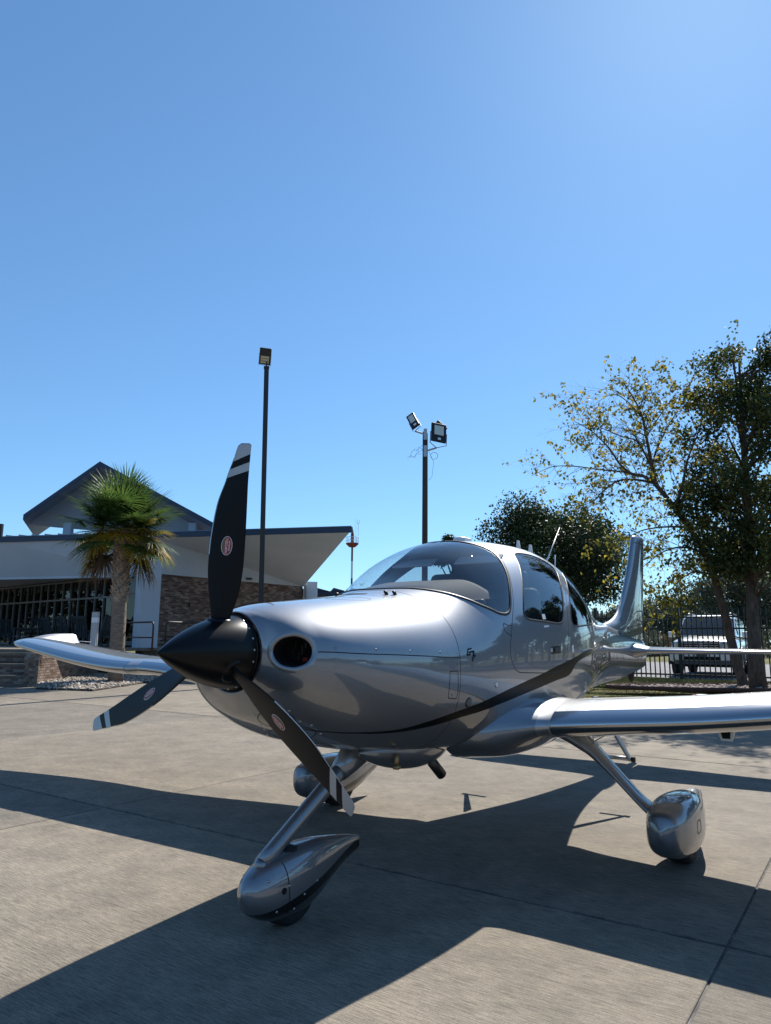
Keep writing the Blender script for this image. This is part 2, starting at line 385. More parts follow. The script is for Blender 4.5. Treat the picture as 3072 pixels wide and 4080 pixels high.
for k in range(-4, 12):
    s_ = sp_post + k * 2.44
    if not fl0 <= s_ <= fl1: continue
    mb = MB(); mb.box((0, 0, 1.0), (.085, .085, 2.06), Rf); mb.box((0, 0, 2.04), (.078, .078, .03), Rf); o = mb.build('post', BLKMET, fence); o.location = fpos(s_, 0)

# ------------------------------------------------------------------ terminal building
STUC = mat('grey_stucco', (.50, .485, .46), .9, spec=.2); b = NB(STUC); n1 = b.noise(b.pos(), .5, 4); n2 = b.noise(b.pos(), 60, 3); b.col(b.ramp(n1.outputs[0], [(.3, (.43, .49, .56)), (.7, (.50, .56, .63))])); b.bump(n2.outputs[0], .3, .01)
NAVY = mat('navy_metal_fascia', (.026, .042, .078), .4, .2); ROOFM = mat('standing_seam_metal', (.10, .14, .22), .35, .6)
FRAME = mat('storefront_aluminium', (.20, .20, .20), .5, .4); INTD = mat('dark_interior', (.03, .03, .032), .9)
BRK = mat('terminal_brick', (.20, .11, .085), .9, spec=.2); b = NB(BRK); at_ = b.n('ShaderNodeAttribute', attribute_name='rnd'); b.col(b.mix(b.ramp(at_.outputs['Fac'], [(0, (.10, .066, .056)), (.35, (.155, .105, .088)), (.65, (.21, .15, .125)), (.88, (.28, .22, .19)), (1, (.34, .28, .25))]), b.ramp(b.noise(b.pos(), 25, 3).outputs[0], [(.3, (.75, .75, .75)), (.7, (1.15, 1.15, 1.15))]), 1.0, 'MULTIPLY'))
MORT = mat('mortar', (.26, .235, .21), .95)
ZP = 1.02                                       # porch floor
ZW = 3.87                                       # wall head
C0 = at((588, 2290), 28.0); C0.z = ZP           # corner of the two walls
W2 = Vector((at((1206, 2340), 34.9).x, 34.9, ZP)); W0 = Vector((at((-160, 2360), 40.8).x, 40.8, ZP))
terminal = empty('terminal_building', (C0.x, C0.y, 0)); tag(terminal, 'low terminal building with stucco canopy, brick wall and long glass storefront', 'building')
TO = Vector((C0.x, C0.y, 0))
def T_(p): p = Vector(p); return (p.x - TO.x, p.y - TO.y, p.z)
def tmesh(name, V, F, m, smooth=False, kind=None): return mesh_obj(name, [T_(v) for v in V], F, m, terminal, smooth, kind)
# brick wall running back to the right: courses of real bricks in one joined part, mortar behind
bd = (W2 - C0).normalized(); bn = Vector((bd.y, -bd.x, 0)); LB = (W2 - C0).length
mb = MB(); P = [C0 - bn * .02, W2 - bn * .02, W2 - bn * .3, C0 - bn * .3]; mb.prism([(T_(p)[0], T_(p)[1]) for p in P][::-1], 0.0, ZW + .25); mb.build('mortar_backing', MORT, terminal)
BL, BH, JT = .203, .062, .011
def brick_wall(name, parent, origin, d, n, length, z0, z1, depth=.028, mm=BRK, seed=1, to=TO, soldier_top=False):
    r = random.Random(seed); V = []; F = []; R = []; z = z0; row = 0
    while z + BH < z1:
        x = -(row % 2) * (BL + JT) / 2
        while x < length:
            a0, a1 = max(x, 0), min(x + BL, length)
            if a1 - a0 > .03:
                o_ = r.uniform(-.003, .004); b0 = len(V)
                for dz in (0, BH):
                    for aa, dd in ((a0, 0), (a1, 0), (a1, depth + o_), (a0, depth + o_)):
                        p = origin + d * aa + n * (dd - .022); V.append((p.x - to.x, p.y - to.y, z + dz - to.z))
                F += [tuple(b0 + i for i in f) for f in ((0, 1, 2, 3)[::-1], (4, 5, 6, 7), (2, 3, 7, 6)[::1], (1, 2, 6, 5), (3, 0, 4, 7))]
                R += [r.random()] * 5
            x += BL + JT
        z += BH + JT; row += 1
    o = mesh_obj(name, V, F, mm, parent, False, 'stuff'); a = o.data.attributes.new('rnd', 'FLOAT', 'FACE'); a.data.foreach_set('value', np.array(R, np.float32)); return o
brick_wall('brick_courses', terminal, Vector((C0.x, C0.y, 0)), bd, bn, LB, ZP, ZW + .12)
# storefront receding to the left
sd = (W0 - C0).normalized(); sn = Vector((-sd.y, sd.x, 0));  LS = (W0 - C0).length
if sn.y > 0: sn = -sn
def spt(s_, z, off=0): p = C0 + sd * s_ + sn * off; return Vector((p.x, p.y, z))
tmesh('interior_wall', [spt(.35, ZP, -4), spt(LS + 22, ZP, -4), spt(LS + 22, ZW + .3, -4), spt(.35, ZW + .3, -4)], [(0, 1, 2, 3)], INTD)
tmesh('interior_ceiling', [spt(.35, ZW + .05, -.1), spt(LS + 22, ZW + .05, -.1), spt(LS + 22, ZW + .05, -4.1), spt(.35, ZW + .05, -4.1)], [(0, 1, 2, 3)], INTD)
tmesh('interior_floor', [spt(.35, ZP + .005, -.05), spt(LS + 22, ZP + .005, -.05), spt(LS + 22, ZP + .005, -4), spt(.35, ZP + .005, -4)], [(0, 1, 2, 3)], INTD)
Rs = Matrix.Rotation(math.atan2(sd.y, sd.x), 3, 'Z')
s0 = 1.75; PW = .74; npan = int((LS - s0) / PW); ZT = ZP + 2.02
def tbox(name, c, dd, R, m, bv=0): mb = MB(); mb.box(T_(c), dd, R); o = mb.build(name, m, terminal); return o
for k in range(npan + 1):
    tbox('mullion', spt(s0 + k * PW, (ZP + ZW) / 2, .0), (.065, .11, ZW - ZP), Rs, FRAME)
for k in range(npan):
    for za, zb in ((ZP + .42, ZT), (ZT, ZW)) if k not in (4, 5, 11, 12) else ((ZP + .05, ZT), (ZT, ZW)):
        tmesh('window_pane', [spt(s0 + k * PW + .03, za, -.01), spt(s0 + (k + 1) * PW - .03, za, -.01), spt(s0 + (k + 1) * PW - .03, zb, -.01), spt(s0 + k * PW + .03, zb, -.01)], [(0, 1, 2, 3)], G_STORE)
for z, h in ((ZP + .05, .10), (ZP + .40, .07), (ZT, .075), (ZW - .04, .08)):
    tbox('transom_rail', spt(s0 + npan * PW / 2, z, .004), (npan * PW, .10, h), Rs, FRAME)
for k in range(npan):
    if k in (4, 5, 11, 12): continue
    tmesh('window_pane', [spt(s0 + k * PW + .03, ZP + .08, -.01), spt(s0 + (k + 1) * PW - .03, ZP + .08, -.01), spt(s0 + (k + 1) * PW - .03, ZP + .38, -.01), spt(s0 + k * PW + .03, ZP + .38, -.01)], [(0, 1, 2, 3)], G_STORE)
# glazed entrance door near the corner and brick return
d0 = .62
for s_ in (d0, d0 + 1.02): tbox('door_jamb', spt(s_, (ZP + ZW) / 2, .01), (.10, .13, ZW - ZP), Rs, FRAME)
tbox('door_head', spt(d0 + .51, ZT + .12, .01), (.94, .12, .08), Rs, FRAME)
for s_ in (d0 + .11, d0 + .91): tbox('door_stile', spt(s_, (ZP + ZT) / 2, .0), (.10, .05, ZT - ZP), Rs, FRAME)
for z in (ZP + .14, ZT + .02): tbox('door_rail', spt(d0 + .51, z, .0), (.72, .05, .16), Rs, FRAME)
tmesh('window_pane', [spt(d0 + .15, ZP + .2, .0), spt(d0 + .87, ZP + .2, .0), spt(d0 + .87, ZT, .0), spt(d0 + .15, ZT, .0)], [(0, 1, 2, 3)], G_STORE)
tmesh('window_pane', [spt(d0 + .05, ZT + .16, .0), spt(d0 + .97, ZT + .16, .0), spt(d0 + .97, ZW, .0), spt(d0 + .05, ZW, .0)], [(0, 1, 2, 3)], G_STORE)
tbox('door_pull', spt(d0 + .18, ZP + 1.02, .06), (.03, .05, .30), Rs, BLKMET)
brick_wall('brick_courses', terminal, Vector((C0.x, C0.y, 0)), sd, sn, .55, ZP, ZW, seed=5)
mb = MB(); P = [C0 - sn * .02, C0 + sd * .56 - sn * .02, C0 + sd * .56 - sn * .3, C0 - sn * .3]; mb.prism([(T_(p)[0], T_(p)[1]) for p in P], 0, ZW); mb.build('mortar_backing', MORT, terminal)
# canopy: straight fascia, raking stucco soffit down to the walls
FYR = 26.2; FR = at((1392, 2122), FYR); ZF = FR.z
def fas(px): # point of the fascia foot at height ZF under photo column px
    y = {0: 2161, 270: 2143, 738: 2128, 1000: 2118, 1392: 2122}[px]; r = ray((px, y)); k = (ZF - CAM_H) / r[2]; return Vector((r[0] * k, r[1] * k, ZF))
FL = fas(0); fdir = (FR - FL).normalized(); fnn = Vector((fdir.y, -fdir.x, 0))
if fnn.y > 0: fnn = -fnn
FLL = FL - fdir * 5.0
L0 = at((0, 2300), 30.5); L0.z = ZW + .02; L1 = at((600, 2292), 28.6); L1.z = ZW + .02
L00 = L0 + (L0 - L1).normalized() * 5
WR = Vector((W2.x, W2.y, ZW + .02)); CR = Vector((C0.x, C0.y, ZW + .02)) + bn * .06 + sn * .06
FM = FL + fdir * ((FR - FL).length * .47)
tmesh('canopy_soffit', [FLL, FL, FM, FR, L00, L0, L1, CR, WR + bn * .03], [(0, 1, 5, 4), (1, 2, 6, 5), (2, 3, 8, 7), (2, 7, 6)][::1], STUC)
tmesh('porch_ceiling', [L00 + Vector((0, 0, .02)), L0 + Vector((0, 0, .02)), L1 + Vector((0, 0, .02)), CR + Vector((0, 0, .02)), spt(LS, ZW + .04), ], [(0, 1, 2, 3, 4)], mat('white_ceiling', (.62, .62, .61), .8))
tmesh('soffit_edge', [L00, L0, L1, L1 + Vector((0, 0, -.10)), L0 + Vector((0, 0, -.10)), L00 + Vector((0, 0, -.10))], [(0, 1, 4, 5), (1, 2, 3, 4)], STUC)
# end face of the canopy at the right and its column
tmesh('canopy_end', [FR, WR + bn * .03, WR + Vector((0, 0, ZF - ZW + .2)), FR + Vector((0, 0, .18))], [(0, 1, 2, 3)], STUC)
RB = WR + Vector((0, 0, ZF - ZW))
up = Vector((0, 0, 1))
e0, e1 = FLL, FR + fdir * .12
ff = fnn * .10
tmesh('fascia', [e0 + ff, e1 + ff, e1 + ff + up * .20, e0 + ff + up * .20, e0 - ff * .5, e1 - ff * .5, e1 - ff * .5 + up * .20, e0 - ff * .5 + up * .20], [(0, 1, 2, 3), (5, 4, 7, 6), (1, 5, 6, 2), (4, 0, 3, 7), (4, 5, 1, 0)], NAVY)
back = -fnn * 11
tmesh('roof', [e0 + ff * 1.3 + up * .203, e1 + ff * 1.3 + up * .203, RB + up * .60, e0 + back + up * .85, e0 + ff * 1.3 + up * .235, e1 + ff * 1.3 + up * .235, RB + up * .65, e0 + back + up * .9], [(0, 3, 2, 1), (4, 5, 6, 7), (0, 1, 5, 4), (1, 2, 6, 5)], ROOFM)
for k in range(16):
    a = e0 + fdir * (.4 + k * .62); tmesh('roof_seam', [a + ff * 1.3 + up * .236, a + fdir * .04 + ff * 1.3 + up * .236, a + fdir * .04 + back + up * .9, a + back + up * .9, a + ff * 1.3 + up * .285, a + fdir * .04 + ff * 1.3 + up * .285, a + fdir * .04 + back + up * .95, a + back + up * .95], [(0, 1, 5, 4), (4, 5, 6, 7), (1, 2, 6, 5), (3, 0, 4, 7)], ROOFM)
def pillar(name, c, rx, z0, z1, m=STUC, n=20, R=None, ry=None):
    mb = MB(); ry = ry or rx; pts_ = []
    for k in range(n):
        a = 2 * pi * k / n; e = 6; x = rx * math.copysign(abs(cos(a))**(2 / e), cos(a)); y = ry * math.copysign(abs(sin(a))**(2 / e), sin(a)); v = Vector((x, y, 0)); v = R @ v if R else v; pts_.append((T_(c)[0] + v.x, T_(c)[1] + v.y))
    mb.prism(pts_, z0, z1); return mb.build(name, m, terminal)
pc = at((586, 2420), 26.5); pillar('column', pc, .40, ZP, ZW + .45, R=Matrix.Rotation(radians(40), 3, 'Z'), ry=.30)
pr = at((1236, 2380), 35.0); pillar('column', pr, .30, 0, ZW + .25, R=Matrix.Rotation(radians(20), 3, 'Z'))
mb = MB()
for k in range(4): c = at((984 + k * 6, 2306), 31.9); mb.box(T_(c), (.06, .08, .08))
mb.build('wall_spotlight', BLKMET, terminal)
mb = MB(); mb.box(T_(at((755, 2410), 29.6)), (.05, .10, .14)); mb.build('wall_outlet', BLKMET, terminal)
# roof gable behind the canopy
gy = 36.0
def gp(px, py, dy=0): v = at((px, py), gy); v.y += dy; return v
GA, GL, GR = gp(398, 1838), gp(93, 2050), gp(905, 2112)
dpt = Vector((-.36, .93, 0)) * 7
for a, c in ((GA, GL), (GA, GR)):
    th = Vector((0, 0, -.26)); tmesh('gable_roof_slope', [a, c, c + dpt, a + dpt, a + th, c + th, c + dpt + th, a + dpt + th], [(0, 1, 2, 3), (0, 1, 5, 4), (1, 2, 6, 5), (3, 0, 4, 7)], NAVY)
    tmesh('gable_soffit', [a + th * 1.05, c + th * 1.05, c + dpt + th * 1.05, a + dpt + th * 1.05], [(0, 1, 2, 3)], mat('gable_stucco_shaded', (.36, .38, .41), .9, spec=.2))
GB_ = Vector((0, 0, -.27)); i1 = Vector((-.36, .93, 0)) * 1.9
GW = [GA + GB_ + i1, GL + GB_ * .8 + i1, gp(205, 2080) + i1, gp(420, 2098) + i1, gp(745, 2110) + i1, GR + GB_ * .8 + i1]
GST = mat('gable_stucco_shaded', (.36, .38, .41), .9, spec=.2)  # the building's stucco with the overhang's shade put into a darker base colour
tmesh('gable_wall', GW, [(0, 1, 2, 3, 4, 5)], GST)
for px in (232, 745): c = gp(px, 2090, 1.2); pillar('roof_post', c, .22, ZF + .2, c.z + .25)
mb = MB(); c = at((2, 2125), 26); mb.box(T_(c + Vector((0, 0, .1))), (.12, .12, .5)); mb.build('roof_vent', BLKMET, terminal)
# porch floor, steps and brick planter wall
PC = gnd((145, 2737)); PD = (gnd((407, 2688), .1) - PC); PD.z = 0; PD.normalize(); PNn = Vector((PD.y, -PD.x, 0))   # wall runs back along PD, faces PNn (to the right)
LW = 4.6; HW = .93
porch = mesh_obj('porch_slab', [(p.x, p.y, z) for z in (ZP - .10, ZP) for p in (PC + PD * .9 - PNn * .0, PC + PD * 8.2 + PNn * 1.9, C0 + bd * 7.6 + bn * 1.8, W2 - bn * 1, W0 - sn * 1, PC - PNn * 14 + PD * 6, PC - PNn * 13 + PD * .9)], [tuple(range(7, 14)), tuple(range(6, -1, -1))] + [(i, (i + 1) % 7, 7 + (i + 1) % 7, 7 + i) for i in range(7)], CONC, None, kind='structure')
BRK2 = mat('planter_brick', (.24, .17, .13), .9, spec=.2); b = NB(BRK2); oi = b.n('ShaderNodeObjectInfo')
b.col(b.mix(b.ramp(oi.outputs['Random'], [(0, (.13, .085, .065)), (.3, (.21, .15, .115)), (.7, (.27, .20, .155)), (1, (.33, .26, .21))]), b.ramp(b.noise(b.pos(), 22, 4).outputs[0], [(.3, (.7, .7, .7)), (.7, (1.2, 1.2, 1.2))]), 1.0, 'MULTIPLY')); b.bump(b.noise(b.pos(), 60, 3).outputs[0], .4, .006)
planter = empty('brick_planter_wall', PC); tag(planter, 'low brick planter wall with soldier-course top beside the gravel bed', 'wall')
def P_(p): return (p.x - PC.x, p.y - PC.y, p.z)
mb = MB(); th = .36; P = [PC - PNn * .012 + PD * .012, PC - PNn * .012 + PD * LW, PC - PNn * th + PD * LW, PC - PNn * th + PD * .012]; mb.prism([(P_(p)[0], P_(p)[1]) for p in P][::1] if True else P, -.05, HW - .01); mb.build('mortar_core', MORT, planter)
Rp = Matrix.Rotation(math.atan2(PD.y, PD.x), 3, 'Z'); bm0 = None
def brick_at(c, dims=(BL, .10, BH), R=Rp):
    global bm0
    key = dims
    if key not in BR_CACHE:
        mb = MB(); mb.box((0, 0, 0), dims); o = mb.build('brick', BRK2, planter); BR_CACHE[key] = o
    else: o = BR_CACHE[key].copy(); COL.objects.link(o)
    o.parent = planter; o.location = P_(c); o.rotation_euler = R.to_euler(); return o
BR_CACHE = {}
row = 0; z = .0
while z < HW - .16:
    x = 0 if row % 2 == 0 else -(BL + JT) / 2
    while x < LW:
        x0, x1 = max(x, 0), min(x + BL, LW)
        if x1 - x0 > .05:
            p = PC + PD * ((x0 + x1) / 2) - PNn * (.044 + rng.uniform(-.002, .003)); p.z = z + BH / 2 + .004
            brick_at(p, (round(x1 - x0, 3), .10, BH))
        x += BL + JT
    # front face towards the steps
    y = .10 + (.0 if row % 2 else .05)
    while y < th - .05:
        p = PC + PD * (.04) - PNn * (y + .06); p.z = z + BH / 2 + .004; brick_at(p, (.10, .115, BH)); y += .128
    z += BH + JT; row += 1
x = .0
while x < LW:
    p = PC + PD * (x + .035) - PNn * .10; p.z = HW - .085; brick_at(p, (.062, .235, .155)); x += .073
# broad brick steps to the left of the planter: risers of brick, concrete treads
NS = 3; RH = (ZP - .10) / NS
steps = empty('brick_steps', PC - PNn * 1.2); tag(steps, 'broad brick-faced steps with concrete treads climbing to the porch', 'steps')
for k in range(NS):
    a = PC - PNn * .37 + PD * (.12 + k * .36); bq = PC - PNn * 9 + PD * (.12 + k * .36); z0, z1 = k * RH, (k + 1) * RH
    mb = MB(); P = [a, bq, bq + PD * 1.2, a + PD * 1.2]; PP = [(p.x - steps.location.x, p.y - steps.location.y) for p in P]
    mb.prism(PP[::-1], -.05, z1 - .075); mb.build('riser_core', MORT, steps)
    brick_wall('brick_riser', steps, Vector((a.x, a.y, 0)), -PNn, -PD, 8.5, z0 + .006, z1 - .07, .03, BRK, 11 + k, steps.location)
    mb = MB(); P = [a - PD * .05, bq - PD * .05, bq + PD * 1.2, a + PD * 1.2]; mb.prism([(p.x - steps.location.x, p.y - steps.location.y) for p in P][::-1], z1 - .072, z1 + .003); bevel(mb.build('tread', CONC, steps), .012, 2)
# gravel bed with edging
GV = [gnd((145, 2747)), gnd((366, 2755)), gnd((640, 2712)), gnd((900, 2690)), PC + PD * 10 + PNn * 1.2, PC + PD * 4.6, PC + PD * .1]
gx = [Vector((p.x, p.y)) for p in GV]
mesh_obj('gravel_soil', [(p.x, p.y, .012) for p in GV], [tuple(range(len(GV)))], mat('bed_soil', (.10, .085, .065), .95), None, kind='structure')
EDG = mat('rusted_edging', (.055, .04, .032), .8)
mb = MB(); mb.tube([(p.x, p.y, .03) for p in GV[:4]], .028, 6); tag(mb.build('bed_edging', EDG), 'dark metal edging strip round the pale gravel bed by the palm', 'edging')
icos = bmesh.new(); bmesh.ops.create_icosphere(icos, subdivisions=1, radius=1); IV = np.array([v.co[:] for v in icos.verts]); IF = np.array([[v.index for v in f.verts] for f in icos.faces]); icos.free()
def stones(name, poly, n, smin, smax, zf, m, seed, label, cat):
    r = np.random.default_rng(seed); pa = np.array([(p.x, p.y) for p in poly]); lo, hi = pa.min(0), pa.max(0); C = r.uniform(lo, hi, (n * 4, 2)); C = C[inpoly(C, pa)][:n]
    k = len(C); S = r.uniform(smin, smax, (k, 1)) * r.uniform(.6, 1.25, (k, 3)); S[:, 2] *= .7
    a = r.uniform(0, 2 * pi, k); ca, sa = np.cos(a), np.sin(a)
    VV = IV[None] * S[:, None] * (1 + r.normal(0, .09, (k, len(IV), 1))); X = VV[..., 0] * ca[:, None] - VV[..., 1] * sa[:, None]; Y = VV[..., 0] * sa[:, None] + VV[..., 1] * ca[:, None]
    Z = np.array([zf(x, y) for x, y in C]); VV = np.stack([X + C[:, :1], Y + C[:, 1:], VV[..., 2] + Z[:, None] + S[:, 2:] * .3], -1)
    F = (IF[None] + (np.arange(k) * len(IV))[:, None, None]).reshape(-1, 3)
    o = fast_mesh(name, VV.reshape(-1, 3), F, m); tag(o, label, cat, kind='stuff')
    at2 = o.data.attributes.new('rnd', 'FLOAT', 'FACE'); at2.data.foreach_set('value', np.repeat(r.random(k), len(IF)).astype(np.float32)); return o
PEB = mat('river_pebbles', (.45, .40, .33), .8); b = NB(PEB); a_ = b.n('ShaderNodeAttribute', attribute_name='rnd'); b.col(b.ramp(a_.outputs['Fac'], [(0, (.13, .10, .07)), (.3, (.24, .19, .145)), (.6, (.33, .28, .22)), (.85, (.42, .37, .31)), (1, (.50, .46, .41))]))
def bed_z(x, y):
    dmin = min((Vector((x, y)) - gx[i]).dot(Vector((-(gx[i + 1] - gx[i]).y, (gx[i + 1] - gx[i]).x)).normalized()) for i in range(3)); return .02 + .13 * (1 - math.exp(-max(0, dmin) / 1.0))
stones('gravel', GV, 5200, .032, .062, bed_z, PEB, 5, 'pale river pebbles filling the bed round the palm trunk', 'gravel')
# mulch bed round the two trees on the right
MC = gnd((2985, 2745), ZL); MV = [MC + Vector((2.6 * cos(t) * (1.25 if cos(t) < 0 else 1.3), 1.0 * sin(t) - .05, 0)) for t in np.linspace(0, 2 * pi, 28, endpoint=False)]
mesh_obj('mulch_soil', [(p.x, p.y, ZL + .02) for p in MV], [tuple(range(28))], mat('mulch', (.06, .04, .03), .95), None, kind='structure')
mb = MB(); mb.tube([(p.x, p.y, ZL + .04) for p in MV + MV[:1]], .05, 6); tag(mb.build('bed_edging', mat('rust_edging', (.08, .035, .022), .85)), 'rusty edging ring round the stone mulch under the two trees', 'edging')
PEB2 = mat('mulch_stones', (.2, .16, .14), .9); b = NB(PEB2); a_ = b.n('ShaderNodeAttribute', attribute_name='rnd'); b.col(b.ramp(a_.outputs['Fac'], [(0, (.08, .055, .045)), (.5, (.22, .16, .135)), (1, (.42, .37, .33))]))
stones('mulch_gravel', MV, 1600, .025, .06, lambda x, y: ZL + .02, PEB2, 9, 'brown stone mulch scattered under the two trees', 'gravel')
# ------------------------------------------------------------------ the aircraft (design frame: x aft of the spinner tip, y towards its left wing, z up)
AC_POS, AC_YAW = (-0.949, 3.021), 34.124
aircraft = empty('light_aircraft', (AC_POS[0], AC_POS[1], 0), 0)
_a = radians(AC_YAW)
aircraft.rotation_euler = (0, 0, pi / 2 - _a)          # local +x (aft) -> world (sin a, cos a)
tag(aircraft, 'silver single-engine propeller aircraft with black spinner parked on the concrete apron', 'aircraft')
def ac(name, V, F, m, parent=None, smooth=True, normals=None, fmats=None, kind=None):
    V = np.asarray(V, float).copy(); V[:, 1] *= -1
    F = [tuple(reversed(f)) for f in F]
    o = mesh_obj(name, V, F, m, parent or aircraft, smooth, kind, fmats)
    if normals is not None:
        N = np.asarray(normals, float).copy(); N[:, 1] *= -1
        o.data.normals_split_custom_set_from_vertices([tuple(n) for n in N])
    return o
def acmb(name, mb, m, parent=None, smooth=True, kind=None):
    return ac(name, mb.V, mb.F, m, parent, smooth, None, mb.M if isinstance(m, (list, tuple)) and len(m) > 1 else None, kind)

ST = np.array([
[0.30,0.470,1.450,1.125,0.162,1.287,2.0,2.0],[0.34,0.436,1.464,1.111,0.176,1.287,2.0,2.0],[0.37,0.428,1.473,1.100,0.187,1.286,2.0,2.0],
[0.40,0.440,1.478,1.080,0.220,1.278,2.0,2.0],[0.44,0.462,1.482,1.052,0.300,1.265,2.0,2.1],[0.50,0.505,1.494,1.000,0.364,1.256,2.1,2.19],
[0.60,0.60,1.517,0.939,0.420,1.247,2.19,2.265],[0.80,0.80,1.543,0.856,0.489,1.227,2.28,2.34],[1.00,1.00,1.565,0.808,0.530,1.217,2.28,2.42],
[1.25,1.25,1.593,0.758,0.569,1.207,2.275,2.42],[1.53,1.53,1.635,0.715,0.598,1.197,2.27,2.5],[1.75,1.75,1.734,0.689,0.622,1.197,2.245,2.5],
[2.00,2.00,1.912,0.667,0.646,1.208,2.235,2.5],[2.30,2.30,2.020,0.644,0.669,1.220,2.235,2.5],[2.60,2.60,2.062,0.619,0.683,1.231,2.23,2.5],
[2.90,2.90,2.087,0.608,0.686,1.241,2.235,2.41],[3.30,3.30,2.097,0.632,0.671,1.252,2.24,2.31],[3.80,3.80,2.038,0.687,0.602,1.263,2.25,2.21],
[4.30,4.30,1.900,0.754,0.479,1.282,2.21,2.105],[4.80,4.80,1.730,0.820,0.355,1.290,2.16,2.1],[5.30,5.30,1.609,0.870,0.258,1.279,2.12,2.1],
[5.90,5.90,1.540,0.903,0.180,1.259,2.09,2.1],[6.60,6.60,1.468,0.931,0.117,1.239,2.08,2.1],[7.20,7.20,1.403,0.982,0.072,1.219,2.08,2.1],
[7.60,7.60,1.357,1.033,0.042,1.209,2.08,2.1]])
def pchip(x, y):
    h = np.diff(x); d = np.diff(y) / h; m = np.zeros(len(x)); m[0] = d[0]; m[-1] = d[-1]
    for i in range(1, len(x) - 1):
        if d[i - 1] * d[i] > 0:
            w1 = 2 * h[i] + h[i - 1]; w2 = h[i] + 2 * h[i - 1]; m[i] = (w1 + w2) / (w1 / d[i - 1] + w2 / d[i])
    return m
class Table:
    def __init__(s, T, blend=.5):
        T = np.asarray(T, float); s.x = T[:, 0]; s.c = T[:, 1:]; s.m = np.stack([pchip(s.x, s.c[:, k]) for k in range(s.c.shape[1])], 1)
        for k in range(s.c.shape[1]):
            g = np.gradient(s.c[:, k], s.x); s.m[1:-1, k] = (1 - blend) * s.m[1:-1, k] + blend * g[1:-1]
    def __call__(s, x):
        x = np.clip(np.asarray(x, float), s.x[0], s.x[-1]); i = np.clip(np.searchsorted(s.x, x) - 1, 0, len(s.x) - 2)
        h = s.x[i + 1] - s.x[i]; t = ((x - s.x[i]) / h)[..., None]; h = h[..., None]
        return ((2 * t**3 - 3 * t**2 + 1) * s.c[i] + (t**3 - 2 * t**2 + t) * h * s.m[i] + (-2 * t**3 + 3 * t**2) * s.c[i + 1] + (t**3 - t**2) * h * s.m[i + 1])
FT = Table(ST)

def FS(u, v):
    """fuselage skin: u runs aft, v = 0 crown, +pi/2 left flank, pi keel, negative on the right"""
    u = np.asarray(u, float); v = np.asarray(v, float)
    p = FT(u); x, zt, zb, hw, zw, nu, nl = [p[..., k] for k in range(7)]
    c = np.cos(v); sn = np.sin(v); n = np.where(c >= 0, nu, nl)
    y = hw * np.sign(sn) * np.abs(sn)**(2 / n)
    z = np.where(c >= 0, zw + (zt - zw) * np.abs(c)**(2 / n), zw - (zw - zb) * np.abs(c)**(2 / n))
    return np.stack([x + 0 * y, y, z], -1)
def FN(u, v, e=2e-3):
    """outward unit normal"""
    u = np.asarray(u, float); v = np.asarray(v, float)
    a = FS(u + e, v) - FS(u - e, v); b = FS(u, v + e * 3) - FS(u, v - e * 3)
    n = np.cross(a, b); n /= np.linalg.norm(n, axis=-1, keepdims=True) + 1e-12
    return n
def fpt(u, v, off=0.0):
    return FS(u, v) + FN(u, v) * off
WSH = [(1.581,0),(1.595,.149),(1.642,.36),(1.694,.55),(1.758,.726),(1.821,.882),(1.901,1.039),(2.002,1.157),(2.075,1.201),(2.129,1.208),(2.167,1.187),(2.204,1.133),(2.253,1.042),(2.325,.912),(2.372,.811),(2.419,.692),(2.452,.576),(2.458,.48),(2.44,.38),(2.415,.28),(2.395,.18),(2.38,.09),(2.375,0)]
WINDSHIELD = WSH + [(u, -v) for u, v in WSH[-2:0:-1]]
DOORWIN = [(2.76,.57),(2.86,.53),(3.05,.52),(3.2,.555),(3.31,.62),(3.36,.70),(3.34,.79),(3.27,.88),(3.18,1.0),(3.09,1.125),(3.01,1.235),(2.96,1.305),(2.91,1.335),(2.82,1.337),(2.66,1.32),(2.47,1.3),(2.38,1.285),(2.34,1.255),(2.345,1.21),(2.39,1.12),(2.46,1.007),(2.53,.9),(2.63,.76),(2.71,.63)]
REARWIN = [(3.56,.74),(3.66,.755),(3.76,.84),(3.86,.94),(3.93,1.05),(3.97,1.15),(3.96,1.24),(3.9,1.29),(3.8,1.32),(3.6,1.345),(3.3,1.365),(3.19,1.36),(3.15,1.33),(3.165,1.26),(3.24,1.14),(3.34,1.0),(3.46,.865)]
DOOR = [(2.59,.30),(2.575,.41),(2.53,.535),(2.44,.705),(2.38,.844),(2.32,.972),(2.255,1.105),(2.19,1.223),(2.15,1.3),(2.116,1.386),(2.09,1.454),(2.086,1.52),(2.103,1.564),(2.135,1.6),(2.19,1.629),(2.32,1.642),(2.59,1.661),(2.8,1.668),(2.9,1.64),(2.96,1.56),(3.02,1.436),(3.1,1.24),(3.22,1.06),(3.36,.90),(3.46,.74),(3.50,.6),(3.46,.45),(3.3,.34),(3.0,.29)]
ST_UP = [(.62,2.72),(.75,2.56),(.893,2.447),(1.047,2.36),(1.194,2.263),(1.372,2.106),(1.543,1.982),(1.77,1.878),(2.052,1.772),(2.302,1.705),(2.536,1.658),(2.718,1.627),(3.101,1.586),(3.48,1.551),(3.83,1.542),(4.6,1.48),(5.2,1.35),(5.8,1.08),(6.4,.80),(6.9,.55),(7.5,.3)]
ST_LO = [(.63,2.73),(.76,2.575),(.903,2.474),(1.063,2.397),(1.233,2.303),(1.413,2.181),(1.595,2.063),(1.84,1.972),(2.124,1.878),(2.47,1.79),(2.729,1.747),(3.012,1.723),(3.232,1.617),(3.907,1.57),(4.6,1.56),(5.2,1.5),(5.8,1.34),(6.4,1.16),(6.9,1.0),(7.5,.85)]
